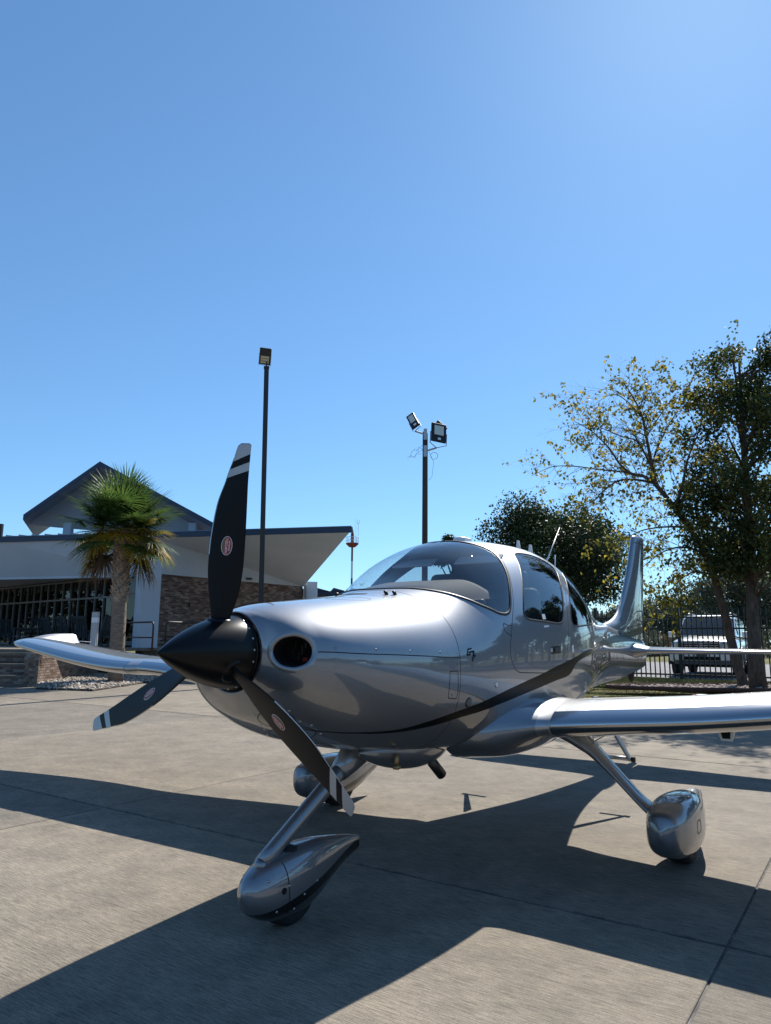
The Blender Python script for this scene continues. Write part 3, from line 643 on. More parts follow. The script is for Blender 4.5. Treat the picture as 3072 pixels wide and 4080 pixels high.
INLET = [(0.546,1.427),(0.542,1.28),(0.519,1.155),(0.483,1.092),(0.442,1.131),(0.417,1.292),(0.407,1.492),(0.415,1.66),(0.433,1.745),(0.465,1.733),(0.502,1.656),(0.532,1.562)]
SPLIT = [(.42,1.49),(.548,1.429),(.704,1.43),(.981,1.436),(1.265,1.451),(1.545,1.471)]
COWL_U = 1.545
mir = lambda P: [(u, -v) for u, v in P]
def build_fuselage():
    polys = {}
    polys['windshield'] = resample(WINDSHIELD, .03)
    for s, f in (('l', lambda q: q), ('r', mir)):
        polys['doorwin' + s] = resample(f(DOORWIN), .03); polys['rearwin' + s] = resample(f(REARWIN), .03)
        polys['door' + s] = resample(f(DOOR), .04); polys['inlet' + s] = resample(f(INLET), .012)
        polys['stripe' + s] = np.vstack([resample(f(ST_UP), .05, False), resample(f(ST_LO), .05, False)[::-1]])
    us = np.concatenate([np.arange(.30, .64, .011), np.arange(.64, 1.6, .025), np.arange(1.6, 4.4, .035), np.arange(4.4, 7.601, .1)])
    nv = 150; vv = np.linspace(-pi, pi, nv + 1)
    KV = .55                                              # v is scaled so that the plane is roughly isotropic
    pts = [(u, v * KV) for u in us for v in vv]; edges = []
    def chain(P, closed):
        b = len(pts); pts.extend((u, v * KV) for u, v in P); n = len(P)
        edges.extend((b + i, b + (i + 1) % n) for i in range(n if closed else n - 1))
    for P in polys.values(): chain(P, True)
    chain([(COWL_U, v) for v in np.linspace(-pi, pi, 121)], False)
    sp = resample(SPLIT, .04, False); chain(sp, False); chain(np.array(mir(sp)), False)
    V2, E2, F2, *_ = delaunay_2d_cdt([Vector(p) for p in pts], edges, [], 0, 1e-6)
    UV = np.array([(p.x, p.y / KV) for p in V2]); UV[:, 1] = np.clip(UV[:, 1], -pi, pi)
    T = np.array([tuple(f) for f in F2], int)
    cen = UV[T].mean(1)
    ins = {k: inpoly(cen, P) for k, P in polys.items()}
    split_v = np.interp(cen[:, 0], [p[0] for p in SPLIT], [p[1] for p in SPLIT])
    part = np.full(len(T), 'fuselage', dtype='<U16')
    cow = cen[:, 0] < COWL_U
    up = cow & (np.abs(cen[:, 1]) < split_v)
    part[cow] = 'lower_cowling'; part[up] = 'upper_cowling'
    for s in 'lr':
        part[ins['door' + s]] = 'door' + s; part[ins['doorwin' + s]] = 'doorwin' + s; part[ins['rearwin' + s]] = 'rearwin' + s
        part[ins['inlet' + s]] = 'hole'
    part[ins['windshield']] = 'windshield'
    stripe = ins['stripel'] | ins['striper']
    P3 = FS(UV[:, 0], UV[:, 1]); N3 = FN(UV[:, 0], UV[:, 1])
    objs = {}
    def emit(name, sel, m, parent=None, off=0.0, flip=False):
        idx = T[sel]; used, inv = np.unique(idx, return_inverse=True); tri = inv.reshape(-1, 3)
        Pn = P3[used] + N3[used] * off; n = N3[used]
        # orient faces along the outward normal
        fn = np.cross(Pn[tri[:, 1]] - Pn[tri[:, 0]], Pn[tri[:, 2]] - Pn[tri[:, 0]])
        bad = np.einsum('ij,ij->i', fn, n[tri[:, 0]]) < 0
        if flip: bad = ~bad; n = -n
        tri[bad] = tri[bad][:, ::-1]
        fm = stripe[sel].astype(int) if isinstance(m, list) else None
        return ac(name, Pn, [tuple(t) for t in tri], m, parent, True, n, fm)
    two = [SILVER, BLACKG]
    for k, nm in (('fuselage', 'fuselage'), ('upper_cowling', 'upper_cowling'), ('lower_cowling', 'lower_cowling')):
        objs[k] = emit(nm, part == k, two)
    for s in 'lr':
        d = objs['door' + s] = emit('door', part == 'door' + s, two)
        objs['doorwin' + s] = emit('window', part == 'doorwin' + s, G_SIDE, d, -.002)
        objs['rearwin' + s] = emit('rear_window', part == 'rearwin' + s, G_REAR, None, -.002)
    objs['windshield'] = emit('windshield', part == 'windshield', G_WS, None, -.002)
    cab = (cen[:, 0] > 1.60) & (cen[:, 0] < 4.5)
    solid = np.isin(part, ['fuselage', 'doorl', 'doorr'])
    objs['liner'] = emit('cabin_liner', cab & solid, LINER, None, -.03, True)
    return objs
FU = build_fuselage()
def ribbon(name, P, wid, m, parent, closed=False, off=.0008, step=.03):
    """a thin strip lying on the skin along (u, v) points"""
    Q = resample(P, step, closed); X = FS(Q[:, 0], Q[:, 1]); N = FN(Q[:, 0], Q[:, 1])
    Tn = (np.roll(X, -1, 0) - np.roll(X, 1, 0)) if closed else np.gradient(X, axis=0)
    Tn /= np.linalg.norm(Tn, axis=1, keepdims=True); B = np.cross(N, Tn); B /= np.linalg.norm(B, axis=1, keepdims=True)
    n = len(X); h = wid / 2
    V = np.vstack([X + B * h + N * (off * .2), X + B * h * .6 + N * off, X - B * h * .6 + N * off, X - B * h + N * (off * .2)]); F = []
    for i in range(n if closed else n - 1):
        j = (i + 1) % n
        for a in range(3): F.append((a * n + i, a * n + j, (a + 1) * n + j, (a + 1) * n + i))
    return ac(name, V, F, m, parent, True)
# seals round the glazing, door and cowling joints
ribbon('seal', WINDSHIELD, .020, TRIM, FU['windshield'], True, .004)
for s, f in (('l', lambda q: q), ('r', mir)):
    ribbon('seal', f(DOORWIN), .016, TRIM, FU['door' + s], True, .003)
    ribbon('seal', f(REARWIN), .014, TRIM, FU['rearwin' + s], True, .003)
    ribbon('panel_seam', f(DOOR), .0055, SEAM, FU['door' + s], True, .0006)
    ribbon('panel_seam', f(SPLIT[1:]), .005, SEAM, FU['upper_cowling'], False, .0006)
ribbon('panel_seam', [(COWL_U, v) for v in np.linspace(-2.9, 2.9, 60)], .004, SEAM, FU['fuselage'], False, .0006)
# hinge plate, oil door, filler door, vent
ribbon('panel_seam', [(2.15,1.312),(2.10,1.30),(2.054,1.279),(2.046,1.30),(2.05,1.335),(2.08,1.362),(2.116,1.386)], .006, SEAM, FU['fuselage'], False, .0008, .01)
OILD = [(1.445,1.60),(1.46,1.585),(1.505,1.582),(1.52,1.60),(1.528,1.80),(1.512,1.822),(1.46,1.82),(1.446,1.80)]
ribbon('access_door_seam', OILD, .005, SEAM, FU['lower_cowling'], True, .0006, .01)
FILL = [(.985,.15),(1.05,.125),(1.13,.16),(1.19,.25),(1.215,.35),(1.17,.40),(1.08,.36),(1.01,.26)]
ribbon('filler_door_seam', FILL, .005, SEAM, FU['upper_cowling'], True, .0006, .01)
def dome(name, u, v, r, h, m, parent, n=12):
    X = fpt(u, v); N = Vector(FN(u, v)); t = N.orthogonal().normalized(); b = N.cross(t); X = Vector(X); V = []; F = []
    prof = [(1.0, -.001), (1.0, h * .5), (.75, h * .9), (.35, h)]
    for rr, hh in prof:
        for k in range(n): V.append(X + (t * cos(2 * pi * k / n) + b * sin(2 * pi * k / n)) * r * rr + N * hh)
    for i in range(len(prof) - 1):
        for k in range(n): F.append((i * n + k, i * n + (k + 1) % n, (i + 1) * n + (k + 1) % n, (i + 1) * n + k))
    F.append(tuple(range((len(prof) - 1) * n, len(prof) * n)))
    return ac(name, V, F, m, parent)
for u, v, pn in [(.651,1.365,'upper_cowling'),(.882,1.372,'upper_cowling'),(1.119,1.391,'upper_cowling'),(1.364,1.407,'upper_cowling'),(1.527,1.417,'upper_cowling'),(1.517,1.53,'lower_cowling'),(1.522,1.882,'lower_cowling'),(1.48,1.789,'lower_cowling')]:
    for s in (1, -1): dome('fastener', u, v * s, .0065, .0012, mat('fastener_grey', (.22, .22, .23), .4, .8), FU[pn])
dome('vent_ring', 1.649, 1.867, .028, .003, TRIM, FU['fuselage'], 20)
dome('vent_screen', 1.649, 1.867, .022, .005, mat('vent_mesh', (.18, .18, .18), .6, .6), FU['fuselage'], 20)
dome('fuel_drain', 1.916, 1.707, .018, .002, LEMET, FU['fuselage'], 14)
def on_skin(name, V2, F2, u, v, m, parent, off=.0015, flipx=False):
    """flat artwork (metres; +x aft along the skin, +y up) laid on the left flank at (u, v), following the curve"""
    X0 = FS(u, v); V = []
    e = 1e-3
    du = np.linalg.norm(FS(u + e, v) - FS(u - e, v)) / (2 * e); dv = np.linalg.norm(FS(u, v + e) - FS(u, v - e)) / (2 * e)
    for x, y, *_ in V2:
        uu, vv = u + x / du, v - y / dv; V.append(fpt(uu, vv, off))
    return ac(name, V, F2, m, parent, False)
# on the left flank image-right is aft, so text reads nose to tail
def strokes(segs, wd, sh):
    V, F = [], []
    for (x0, y0), (x1, y1) in segs:
        L = math.hypot(x1 - x0, y1 - y0); nx_, ny_ = -(y1 - y0) / L * wd / 2, (x1 - x0) / L * wd / 2; ex, ey = (x1 - x0) / L * wd * .35, (y1 - y0) / L * wd * .35; n0 = len(V)
        V += [(x0 - ex + nx_, y0 - ey + ny_), (x0 - ex - nx_, y0 - ey - ny_), (x1 + ex - nx_, y1 + ey - ny_), (x1 + ex + nx_, y1 + ey + ny_)]; F.append((n0, n0 + 1, n0 + 2, n0 + 3))
    return [(x + sh * y, y) for x, y in V], F
V2, F2 = strokes([((.0, .030), (-.034, .030)), ((-.034, .030), (-.040, -.002)), ((-.040, -.002), (-.010, -.002)), ((-.012, -.002), (-.012, .012)), ((-.012, .012), (-.024, .012))], .0085, .3)
on_skin('lettering', V2, F2, 1.655, 1.447, BLACKG, FU['fuselage'])
V2, F2 = strokes([((-.008, .012), (.028, .012)), ((.028, .012), (.012, -.034))], .0095, .12); on_skin('lettering', V2, F2, 1.655, 1.447, BLACKG, FU['fuselage'], .0022)
V2, F2 = strokes([((.028, -.012), (.046, -.012)), ((.037, -.003), (.037, -.021))], .005, .2); on_skin('lettering', V2, F2, 1.655, 1.447, BLACKG, FU['fuselage'], .0018)
def rrect(w_, h_, r, n=4):
    P = []
    for cx, cy, a0 in ((w_/2-r, h_/2-r, 0), (-w_/2+r, h_/2-r, 90), (-w_/2+r, -h_/2+r, 180), (w_/2-r, -h_/2+r, 270)):
        for k in range(n + 1): a = radians(a0 + 90 * k / n); P.append((cx + r * cos(a), cy + r * sin(a), 0))
    return P, [tuple(range(len(P)))]
p, f = rrect(.085, .012, .002); on_skin('placard', p, f, 2.63, 1.352, WHITE, FU['doorl'])
p, f = rrect(.05, .035, .003); on_skin('placard', p, f, 2.62, 1.275, WHITE, FU['doorl'])
p, f = rrect(.035, .05, .003); on_skin('placard', p, f, 3.09, 1.53, WHITE, FU['fuselage'])
# door handle: dark recess with a paddle and a round lock
p, f = rrect(.175, .05, .012); on_skin('handle_recess', p, f, 2.75, 1.525, BLKMET, FU['doorl'], .002)
p, f = rrect(.10, .030, .008); on_skin('handle', p, f, 2.765, 1.525, mat('handle_grey', (.05, .05, .055), .35, .3), FU['doorl'], .008)
dome('lock', 2.672, 1.522, .014, .006, STEEL, FU['doorl'])
# windscreen washer / anti-ice nozzles
for u, v in ((1.442, .256), (1.481, .31), (1.442, -.256), (1.481, -.31)):
    X = Vector(fpt(u, v, .004)); mb = MB(); mb.tube([X + Vector((.012, 0, -.006)), X + Vector((-.004, 0, .010)), X + Vector((-.020, 0, .012))], [.010, .011, .005], 8); acmb('nozzle', mb, BLKMET, FU['fuselage'])
# ---- engine air inlets: rolled lip, duct and the cylinder baffle behind
for s, f in ((1, lambda q: q), (-1, mir)):
    Q = resample(f(INLET), .012); X = FS(Q[:, 0], Q[:, 1]); N = FN(Q[:, 0], Q[:, 1]); n = len(X); cen = X.mean(0)
    ax = np.array([.80, -.36 * s, .0]); ax /= np.linalg.norm(ax)
    V = []; R = []
    out = X - cen; out -= np.outer(out @ ax, ax); out /= np.linalg.norm(out, axis=1, keepdims=True)
    for o_, d_ in ((.020, .0003), (.014, .0020), (.008, .0042), (.002, .0050), (-.004, .0035), (-.008, .0), (-.010, -.02)):
        R.append(X + out * o_ + (N * d_ if o_ > .0 else -ax * d_))
    V = np.vstack(R); F = grid_faces(len(R), n, True)
    Vn = V
    o = ac('air_inlet_lip', Vn, F if s < 0 else [tuple(reversed(q)) for q in F], SILVER, FU['lower_cowling'])
    R = [X - out * .009 + ax * .0, X - out * .014 + ax * .06, X - out * .02 + ax * .16]
    V = np.vstack(R); ac('air_duct', V, grid_faces(3, n, True), DARK, FU['lower_cowling'])
    c2 = cen + ax * .17; V = np.vstack([X - out * .01 + ax * .165, [c2 + ax * .01]]); ac('engine_baffle', V, [(i, (i + 1) % n, n) for i in range(n)], DARK, FU['lower_cowling'])
    mb = MB()
    for k in range(5): mb.box(cen + ax * .13 + np.array([0, (.02 * k - .04), .03 * sin(k * 2.1)]), (.012, .010, .03 + .01 * (k % 2)))
    acmb('engine_fitting', mb, mat('engine_metal', (.10, .10, .10), .5, .8), FU['lower_cowling'], False)
    mb = MB(); mb.box(cen + ax * .12 + np.array([.0, .05 * s, -.04]), (.03, .03, .018)); acmb('red_intake_tab', mb, mat('red_plastic', (.18, .012, .012), .5), FU['lower_cowling'], False)
# ---- lower cowling details: louvre, access covers
for u, v, r in ((.56, 2.75, .075), (.70, 2.86, .085)):
    pts_ = [(u + r * 1.0 * cos(t) * .9, v + r * 3.2 * sin(t)) for t in np.linspace(0, 2 * pi, 24, endpoint=False)]
    ribbon('access_cover_seam', pts_, .005, SEAM, FU['lower_cowling'], True, .0006, .02)
    for t in np.linspace(.3, 2 * pi + .3, 7)[:-1]: dome('fastener', u + r * 1.25 * cos(t) * .9, v + r * 4.0 * sin(t), .006, .003, STEEL, FU['lower_cowling'])
# ---- spinner
def lathe(prof, n=48, axis_c=(0, 0, 1.288)):
    V = []
    for x, r in prof:
        for k in range(n): a = 2 * pi * k / n; V.append((axis_c[0] + x, axis_c[1] + r * sin(a), axis_c[2] + r * cos(a)))
    return V, grid_faces(len(prof), n, True)
ZS = 1.288; SR, SL = .168, .425
def spin_r(x):
    t = np.clip(x / SL, 0, 1); return SR * (1 - (1 - t)**1.75)**.93
xs = np.concatenate([np.linspace(0, .03, 8)**1, np.linspace(.04, SL, 40)])
prof = [(x, max(spin_r(x), .0008)) for x in xs] + [(SL + .004, SR - .003), (SL + .005, SR - .02)]
V, F = lathe(prof, 64); spinner = ac('spinner', V, F, SPIN)
V, F = lathe([(SL - .008, SR + .0005), (SL - .006, SR + .003), (SL + .008, SR + .003), (SL + .010, SR - .01), (SL + .010, .02)], 64); ac('back_plate', V, F, SPIN, spinner)
for k in range(20):
    a = radians(14 + k * 18)
    # skip the three blade cut-outs
    if min(abs((math.degrees(a) - 5 - b + 180) % 360 - 180) for b in (0, 120, 240)) < 15: continue
    c = Vector((SL - .022, (spin_r(SL - .022)) * sin(a), ZS + spin_r(SL - .022) * cos(a))); nrm = Vector((-.15, sin(a), cos(a))).normalized()
    mb = MB(); mb.tube([c - nrm * .002, c + nrm * .002, c + nrm * .0032], [.0058, .0055, .003], 10); acmb('screw', mb, STEEL, spinner)
# ---- propeller blades
BT = Table([[.09,.034,-.034,.95,44],[.15,.040,-.044,.62,42],[.21,.052,-.060,.34,38],[.30,.071,-.078,.20,33],[.40,.084,-.084,.145,29],[.50,.087,-.083,.115,26],[.60,.083,-.079,.095,23.5],[.70,.072,-.074,.08,21.5],[.80,.052,-.069,.07,20],[.88,.033,-.068,.062,19],[.94,.013,-.068,.058,18],[.962,.003,-.068,.055,18],[.969,-.003,-.065,.05,18],[.972,-.014,-.056,.05,18]], .3)
PROP_X, PHI = .330, 5.0
def blade_pt(r0, cf, side, off=0.0):
    """r0 radius, cf 0 trailing edge .. 1 leading edge, side +1 front face / -1 back face; blade straight up, then rotated"""
    le, te, th, beta = BT(r0); c = le - te
    sk = np.clip((r0 - .68) / .14, 0, 1) * np.clip((.972 - r0) / .05, 0, 1)
    r = r0 - .040 * sk * cf
    q = te + c * cf
    t = th * c * (1.5 * np.sqrt(np.clip(1 - cf, 0, 1)) * (cf)**.6 if False else 2.9 * (np.clip(cf, 0, 1)**.75) * (np.clip(1 - cf, 0, 1)**.5) * .5)
    if r0 < .16: t = np.sqrt(max(0, .25 - (cf - .5)**2)) * c * th
    h = side * t * .5 + off * side
    b = radians(float(beta))
    # chord: motion direction (-y for the upper blade) and forward (-x); face normal is forward and away from the motion
    y = -(q * cos(b)) + h * sin(b); x = -(q * sin(b)) - h * cos(b)
    return np.array([PROP_X + x, y, r])
def rot_blade(p, a):
    """turn a blade point (x, y, radius up) clockwise as seen from ahead by angle a (towards the left wing)"""
    x, y, z = p; return (x, y * cos(a) + z * sin(a), ZS - y * sin(a) + z * cos(a))
rs = np.concatenate([np.linspace(.09, .78, 36), np.linspace(.796, .842, 5), np.linspace(.842, .883, 4)[1:], np.linspace(.883, .921, 5)[1:], np.linspace(.921, .972, 9)[1:]])
nc = 17; cfs = .5 - .5 * np.cos(np.linspace(0, pi, nc))
def blade_mat(r): return 1 if (.842 < r < .883) or r > .921 else 0
for bi in range(3):
    a = radians(PHI + 120 * bi)
    V = []; F = []; M = []
    ring = [(cf, 1) for cf in cfs] + [(cf, -1) for cf in cfs[-2:0:-1]]
    for r in rs:
        for cf, sd in ring: V.append(rot_blade(blade_pt(r, cf, sd), a))
    n = len(ring)
    for i in range(len(rs) - 1):
        for j in range(n):
            F.append((i * n + j, i * n + (j + 1) % n, (i + 1) * n + (j + 1) % n, (i + 1) * n + j)); M.append(blade_mat((rs[i] + rs[i + 1]) / 2))
    F.append(tuple(range((len(rs) - 1) * n, len(rs) * n))); M.append(1)
    blade = ac('propeller_blade', V, [tuple(reversed(q)) for q in F], [BLADE, TIPSIL], None, True, None, M)
    # nickel erosion strip on the leading edge of the outer half
    V = []; rr = np.linspace(.44, .93, 30)
    for r in rr:
        for cf, sd in ((.975, 1), (1.0, 1), (.975, -1)): V.append(rot_blade(blade_pt(r, cf, sd, .0007) + np.array([-.0006, -.0008, 0]) * (cf == 1.0), a))
    ac('erosion_strip', V, [tuple(reversed(q)) for q in grid_faces(len(rr), 3)], NICKEL, blade)
    # maker's badge: oval with white rim, red upper band and lettering that reads outwards along the blade
    def bmap(x, y, off):   # x along the radius outwards, y towards the leading edge
        le, te, th, beta = BT(.485 + x); cf = .5 + y / (le - te) + .0; return rot_blade(blade_pt(.485 + x, cf, 1, off), a)
    def badge(name, P2, F2, m, off): ac(name, [bmap(x, y, off) for x, y, *_ in P2], [tuple(reversed(q)) for q in F2], m, blade, False)
    el = lambda rx, ry, n=40: [(rx * cos(2 * pi * k / n), ry * sin(2 * pi * k / n)) for k in range(n)]
    def fan(P): return [(0, 0)] + P, [(0, 1 + k, 1 + (k + 1) % len(P)) for k in range(len(P))]
    P2, F2 = fan(el(.044, .0265)); badge('badge_rim', P2, F2, WHITE, .0012)
    P2, F2 = fan(el(.0418, .0243)); badge('badge_field', P2, F2, mat('badge_tan', (.16, .12, .07), .5), .0017)
    P2 = [(x, max(-.019, min(.010 + .10 * (x - .0) * .28, y))) for x, y in el(.0405, .023)]; P2 = [(x * .985, y) for x, y in P2]; P2, F2 = fan(P2); badge('badge_band', P2, F2, mat('badge_red', (.35, .02, .035), .5), .0021)
    tv, tf = text_mesh('HARTZELL', .0165, 0, .0001); tw = max(v[0] for v in tv) - min(v[0] for v in tv)
    badge('badge_lettering', [(v[0] * .070 / tw, v[1] + .001) for v in tv], tf, WHITE, .0026)
    tv, tf = text_mesh('PROPELLER', .0085, 0, .0002); tw = max(v[0] for v in tv) - min(v[0] for v in tv)
    badge('badge_lettering', [(v[0] * .046 / tw, v[1] - .0125) for v in tv], tf, WHITE, .0026)
    # cuff collar where the blade leaves the spinner
    V = []; rr = (.118, .124, .150, .152); n = 24; rad = (.062, .064, .058, .040)
    for r_, q_ in zip(rr, rad):
        for k in range(n): t = 2 * pi * k / n; V.append(rot_blade((PROP_X + q_ * cos(t), q_ * sin(t), r_), a))
    ac('blade_collar', V, grid_faces(4, n, True), SPIN, blade)
# ---- lofted streamlined bodies (wheel fairings): table x, half width, top, bottom, exponent
def body(name, T, y0, m, parent=None, skew=0.0, nx=48, nv=40, fm=None):
    T = Table(T, .35); xs = T.x[0] + (T.x[-1] - T.x[0]) * (.5 - .5 * np.cos(np.linspace(0, pi, nx))); V = []
    for x in xs:
        hw, zt, zb, n = T(x); zc = (zt + zb) / 2; hh = (zt - zb) / 2
        for k in range(nv):
            t = 2 * pi * k / nv; c, s_ = cos(t), sin(t)
            V.append((x, y0 + hw * np.sign(s_) * abs(s_)**(2 / n) + skew * 0, zc + hh * np.sign(c) * abs(c)**(2 / n)))
    F = grid_faces(nx, nv, True) + [tuple(range(nv - 1, -1, -1)), tuple(range((nx - 1) * nv, nx * nv))]
    fmats = None
    if fm: fmats = [fm(np.mean([V[i] for i in f], 0)) for f in F]
    return ac(name, V, F, m, parent, True, None, fmats)
def wheel(name, c, r, wd, parent):
    mb = MB(); n = 36
    prof = [(-wd/2*.55, r*.55), (-wd/2, r*.72), (-wd/2*.95, r*.90), (-wd/2*.6, r*.985), (0, r), (wd/2*.6, r*.985), (wd/2*.95, r*.90), (wd/2, r*.72), (wd/2*.55, r*.55)]
    V = []
    for y, q in prof:
        for k in range(n): t = 2 * pi * k / n; V.append((c[0] + q * cos(t), c[1] + y, c[2] + q * sin(t)))
    F = grid_faces(len(prof), n, True); mb.add(V, F)
    w_ = acmb(name, mb, RUBBER, parent)
    mb = MB(); mb.tube([(c[0], c[1] - wd * .3, c[2]), (c[0], c[1] + wd * .3, c[2])], r * .56, 24); acmb('rim', mb, STEEL, w_)
def body_y_(T, x, z):
    hw, zt, zb, n = Table(T, .35)(x); zc = (zt + zb) / 2; hh = (zt - zb) / 2; return float(hw * max(0, 1 - abs((z - zc) / hh)**n)**(1 / n))
# nose gear
NT = [[.545,.004,.215,.190,2],[.57,.047,.258,.135,2.1],[.62,.080,.295,.092,2.2],[.70,.104,.325,.058,2.4],[.82,.113,.347,.040,2.5],[.92,.109,.356,.042,2.5],[1.02,.095,.355,.066,2.4],[1.15,.069,.340,.118,2.3],[1.28,.039,.318,.170,2.2],[1.40,.015,.292,.202,2.1],[1.44,.009,.282,.210,2]]
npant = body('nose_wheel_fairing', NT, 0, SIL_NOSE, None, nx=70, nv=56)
for s in (1, -1):   # joint of the removable front cap
    V = []
    for z in np.linspace(.085, .335, 24):
        x = .735 + .10 * (.335 - z); q = body_y_(NT, x, z)
        V += [(x, s * (q + .0012), z), (x + .005, s * (q + .0012), z)]
    F = grid_faces(24, 2); ac('cap_joint', V, F if s < 0 else [tuple(reversed(q)) for q in F], SEAM, npant)
def body_y(T, x, z):
    return body_y_(T, x, z)
wheel('nose_wheel', (.86, 0, .178), .178, .125, npant)
mb = MB(); q_ = body_y(NT, .72, .20); mb.tube([(.72, q_ - .01, .20), (.72, q_ + .002, .20)], .015, 14); acmb('tow_bar_socket', mb, DARK, npant, False)
for x, z in ((.64, .255), (.69, .115), (.75, .215), (.80, .10), (.86, .15), (.96, .185)):
    for s in (1, -1):
        hw = body_y(NT, x, z); mb = MB(); mb.tube([(x, s * (hw - .01), z), (x, s * (hw + .003), z)], .006, 8); acmb('fastener', mb, STEEL, npant)
def strut(name, A, B, r0, r1, m, parent=None, flat=1.0, chord=None, n=24, k=12):
    """streamlined leg from A to B, wider along x by chord"""
    A, B = np.array(A, float), np.array(B, float); V = []
    for i in range(k):
        t = i / (k - 1); c = A + (B - A) * t; r = r0 + (r1 - r0) * t; ch = r if chord is None else chord[0] + (chord[1] - chord[0]) * t
        d = (B - A) / np.linalg.norm(B - A); ex = np.array([1, 0, 0]) - d * d[0]; ex /= np.linalg.norm(ex); ey = np.cross(d, ex)
        for j in range(n):
            a = 2 * pi * j / n; V.append(c + ex * cos(a) * ch + ey * sin(a) * r)
    F = grid_faces(k, n, True) + [tuple(range(n - 1, -1, -1)), tuple(range((k - 1) * n, k * n))]
    return ac(name, V, F, m, parent)
ns = strut('nose_gear_strut', (.672, 0, .31), (1.44, 0, .745), .036, .040, SILVER, None, chord=(.040, .050))
mb = MB(); mb.tube([(.672, 0, .31), (.655, 0, .298), (.640, 0, .283)], [.038, .031, .008], 16); acmb('strut_cap', mb, SILVER, ns)
mb = MB(); mb.tube([(.70, 0, .335), (.715, 0, .29)], [.03, .035], 16); acmb('strut_fork', mb, WHITE, ns)
mb = MB(); mb.tube([(1.25, 0, .637), (1.36, 0, .70), (1.46, 0, .76)], [.052, .075, .11], 18); acmb('strut_root_fairing', mb, SILVER, ns)
# main gear
for s in (1, -1):
    T = [[2.49,.010,.285,.235,2.2],[2.52,.065,.350,.170,2.5],[2.60,.105,.380,.118,2.8],[2.72,.130,.402,.088,3.1],[2.88,.139,.412,.076,3.2],[3.05,.134,.408,.075,3.0],[3.22,.110,.395,.10,2.6],[3.40,.070,.378,.155,2.2],[3.56,.034,.345,.215,2.1],[3.66,.008,.318,.262,2]]
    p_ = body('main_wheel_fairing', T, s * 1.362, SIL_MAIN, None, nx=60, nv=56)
    wheel('main_wheel', (2.99, s * 1.362, .19), .19, .15, p_)
    p2 = rrect(.10, .075, .02)[0]
    V = [(2.86 + x, s * 1.5005, .255 + y) for x, y, _ in p2]; n = len(V); V += [(2.86 + x * .94, s * 1.5025, .255 + y * .92) for x, y, _ in p2]
    ac('inspection_cover', V, [(i, (i + 1) % n, n + (i + 1) % n, n + i) if s > 0 else (n + i, n + (i + 1) % n, (i + 1) % n, i) for i in range(n)], SEAM, p_)
    # leg: sweeps down from the wing root, flares into the fairing
    pts_ = [(2.70, .66, .82, .17, .060), (2.76, .78, .745, .15, .045), (2.82, .87, .665, .115, .034), (2.86, .96, .565, .095, .028), (2.885, 1.06, .455, .085, .026), (2.90, 1.15, .36, .085, .027), (2.91, 1.215, .305, .095, .034), (2.92, 1.28, .275, .13, .060), (2.92, 1.33, .265, .14, .075)]
    PT = Table([[i, *q] for i, q in enumerate(pts_)], .8); V = []; n = 28; kk = 44
    tt = np.linspace(0, len(pts_) - 1, kk); C = PT(tt)
    for i in range(kk):
        d = PT(min(tt[i] + .05, len(pts_) - 1))[:3] - PT(max(tt[i] - .05, 0))[:3]; d /= np.linalg.norm(d)
        ex = np.array([1, 0, 0]) - d * d[0]; ex /= np.linalg.norm(ex); ey = np.cross(d, ex)
        for j in range(n):
            a = 2 * pi * j / n; q = C[i, :3] + ex * cos(a) * C[i, 3] + ey * sin(a) * C[i, 4]; V.append((q[0], q[1] * s, q[2]))
    F = grid_faces(kk, n, True); ac('main_gear_leg', V, F if s > 0 else [tuple(reversed(q)) for q in F], SILVER, None)
# ---- wings
def airfoil(n=40):
    b = .5 - .5 * np.cos(np.linspace(0, pi, n)); yt = 5 * (.2969 * np.sqrt(b) - .1260 * b - .3516 * b**2 + .2843 * b**3 - .1036 * b**4)
    m_, p_ = .022, .42; yc = np.where(b < p_, m_ / p_**2 * (2 * p_ * b - b * b), m_ / (1 - p_)**2 * ((1 - 2 * p_) + 2 * p_ * b - b * b))
    return b, yt, yc
AB, AYT, AYC = airfoil(44)
def wing_sec(y):
    """leading edge x, leading edge z, chord, thickness ratio, twist"""
    return WT(y)
WT = Table([[.30,1.86,.80,1.80,.235,1.0],[.52,1.95,.805,1.72,.225,1.2],[.62,2.06,.815,1.62,.205,1.6],[.69,2.14,.828,1.53,.18,2],[.75,2.19,.838,1.47,.162,2],[.82,2.215,.846,1.43,.152,2],[1.5,2.26,.905,1.36,.15,1.7],[3.30,2.375,1.072,1.12,.15,1],[3.36,2.350,1.068,1.14,.152,1],[5.55,2.475,1.268,.86,.14,.5],[5.72,2.53,1.287,.76,.125,.4],[5.81,2.62,1.296,.60,.10,.3],[5.855,2.75,1.302,.38,.07,.2],[5.863,2.83,1.304,.24,.05,.2]], .0)
def wing_pt(y, i, side):
    xle, zle, ch, th, tw = WT(y); b = AB[i]; z = AYC[i] + side * AYT[i] * th
    x = b * ch; z = z * ch; a = radians(float(tw))
    zz_ = z + 0
    return np.array([xle + x * cos(a) + zz_ * sin(a), y, zle + zz_ * cos(a) - x * sin(a) * .6])
WY = np.concatenate([np.linspace(.30, .82, 16), np.linspace(.9, 3.30, 20), np.linspace(3.36, 5.5, 18), 5.5 + .363 * np.sin(np.linspace(0, pi / 2, 12))[1:]])
WRING = [(i, 1) for i in range(len(AB) - 1, -1, -1)] + [(i, -1) for i in range(1, len(AB))]
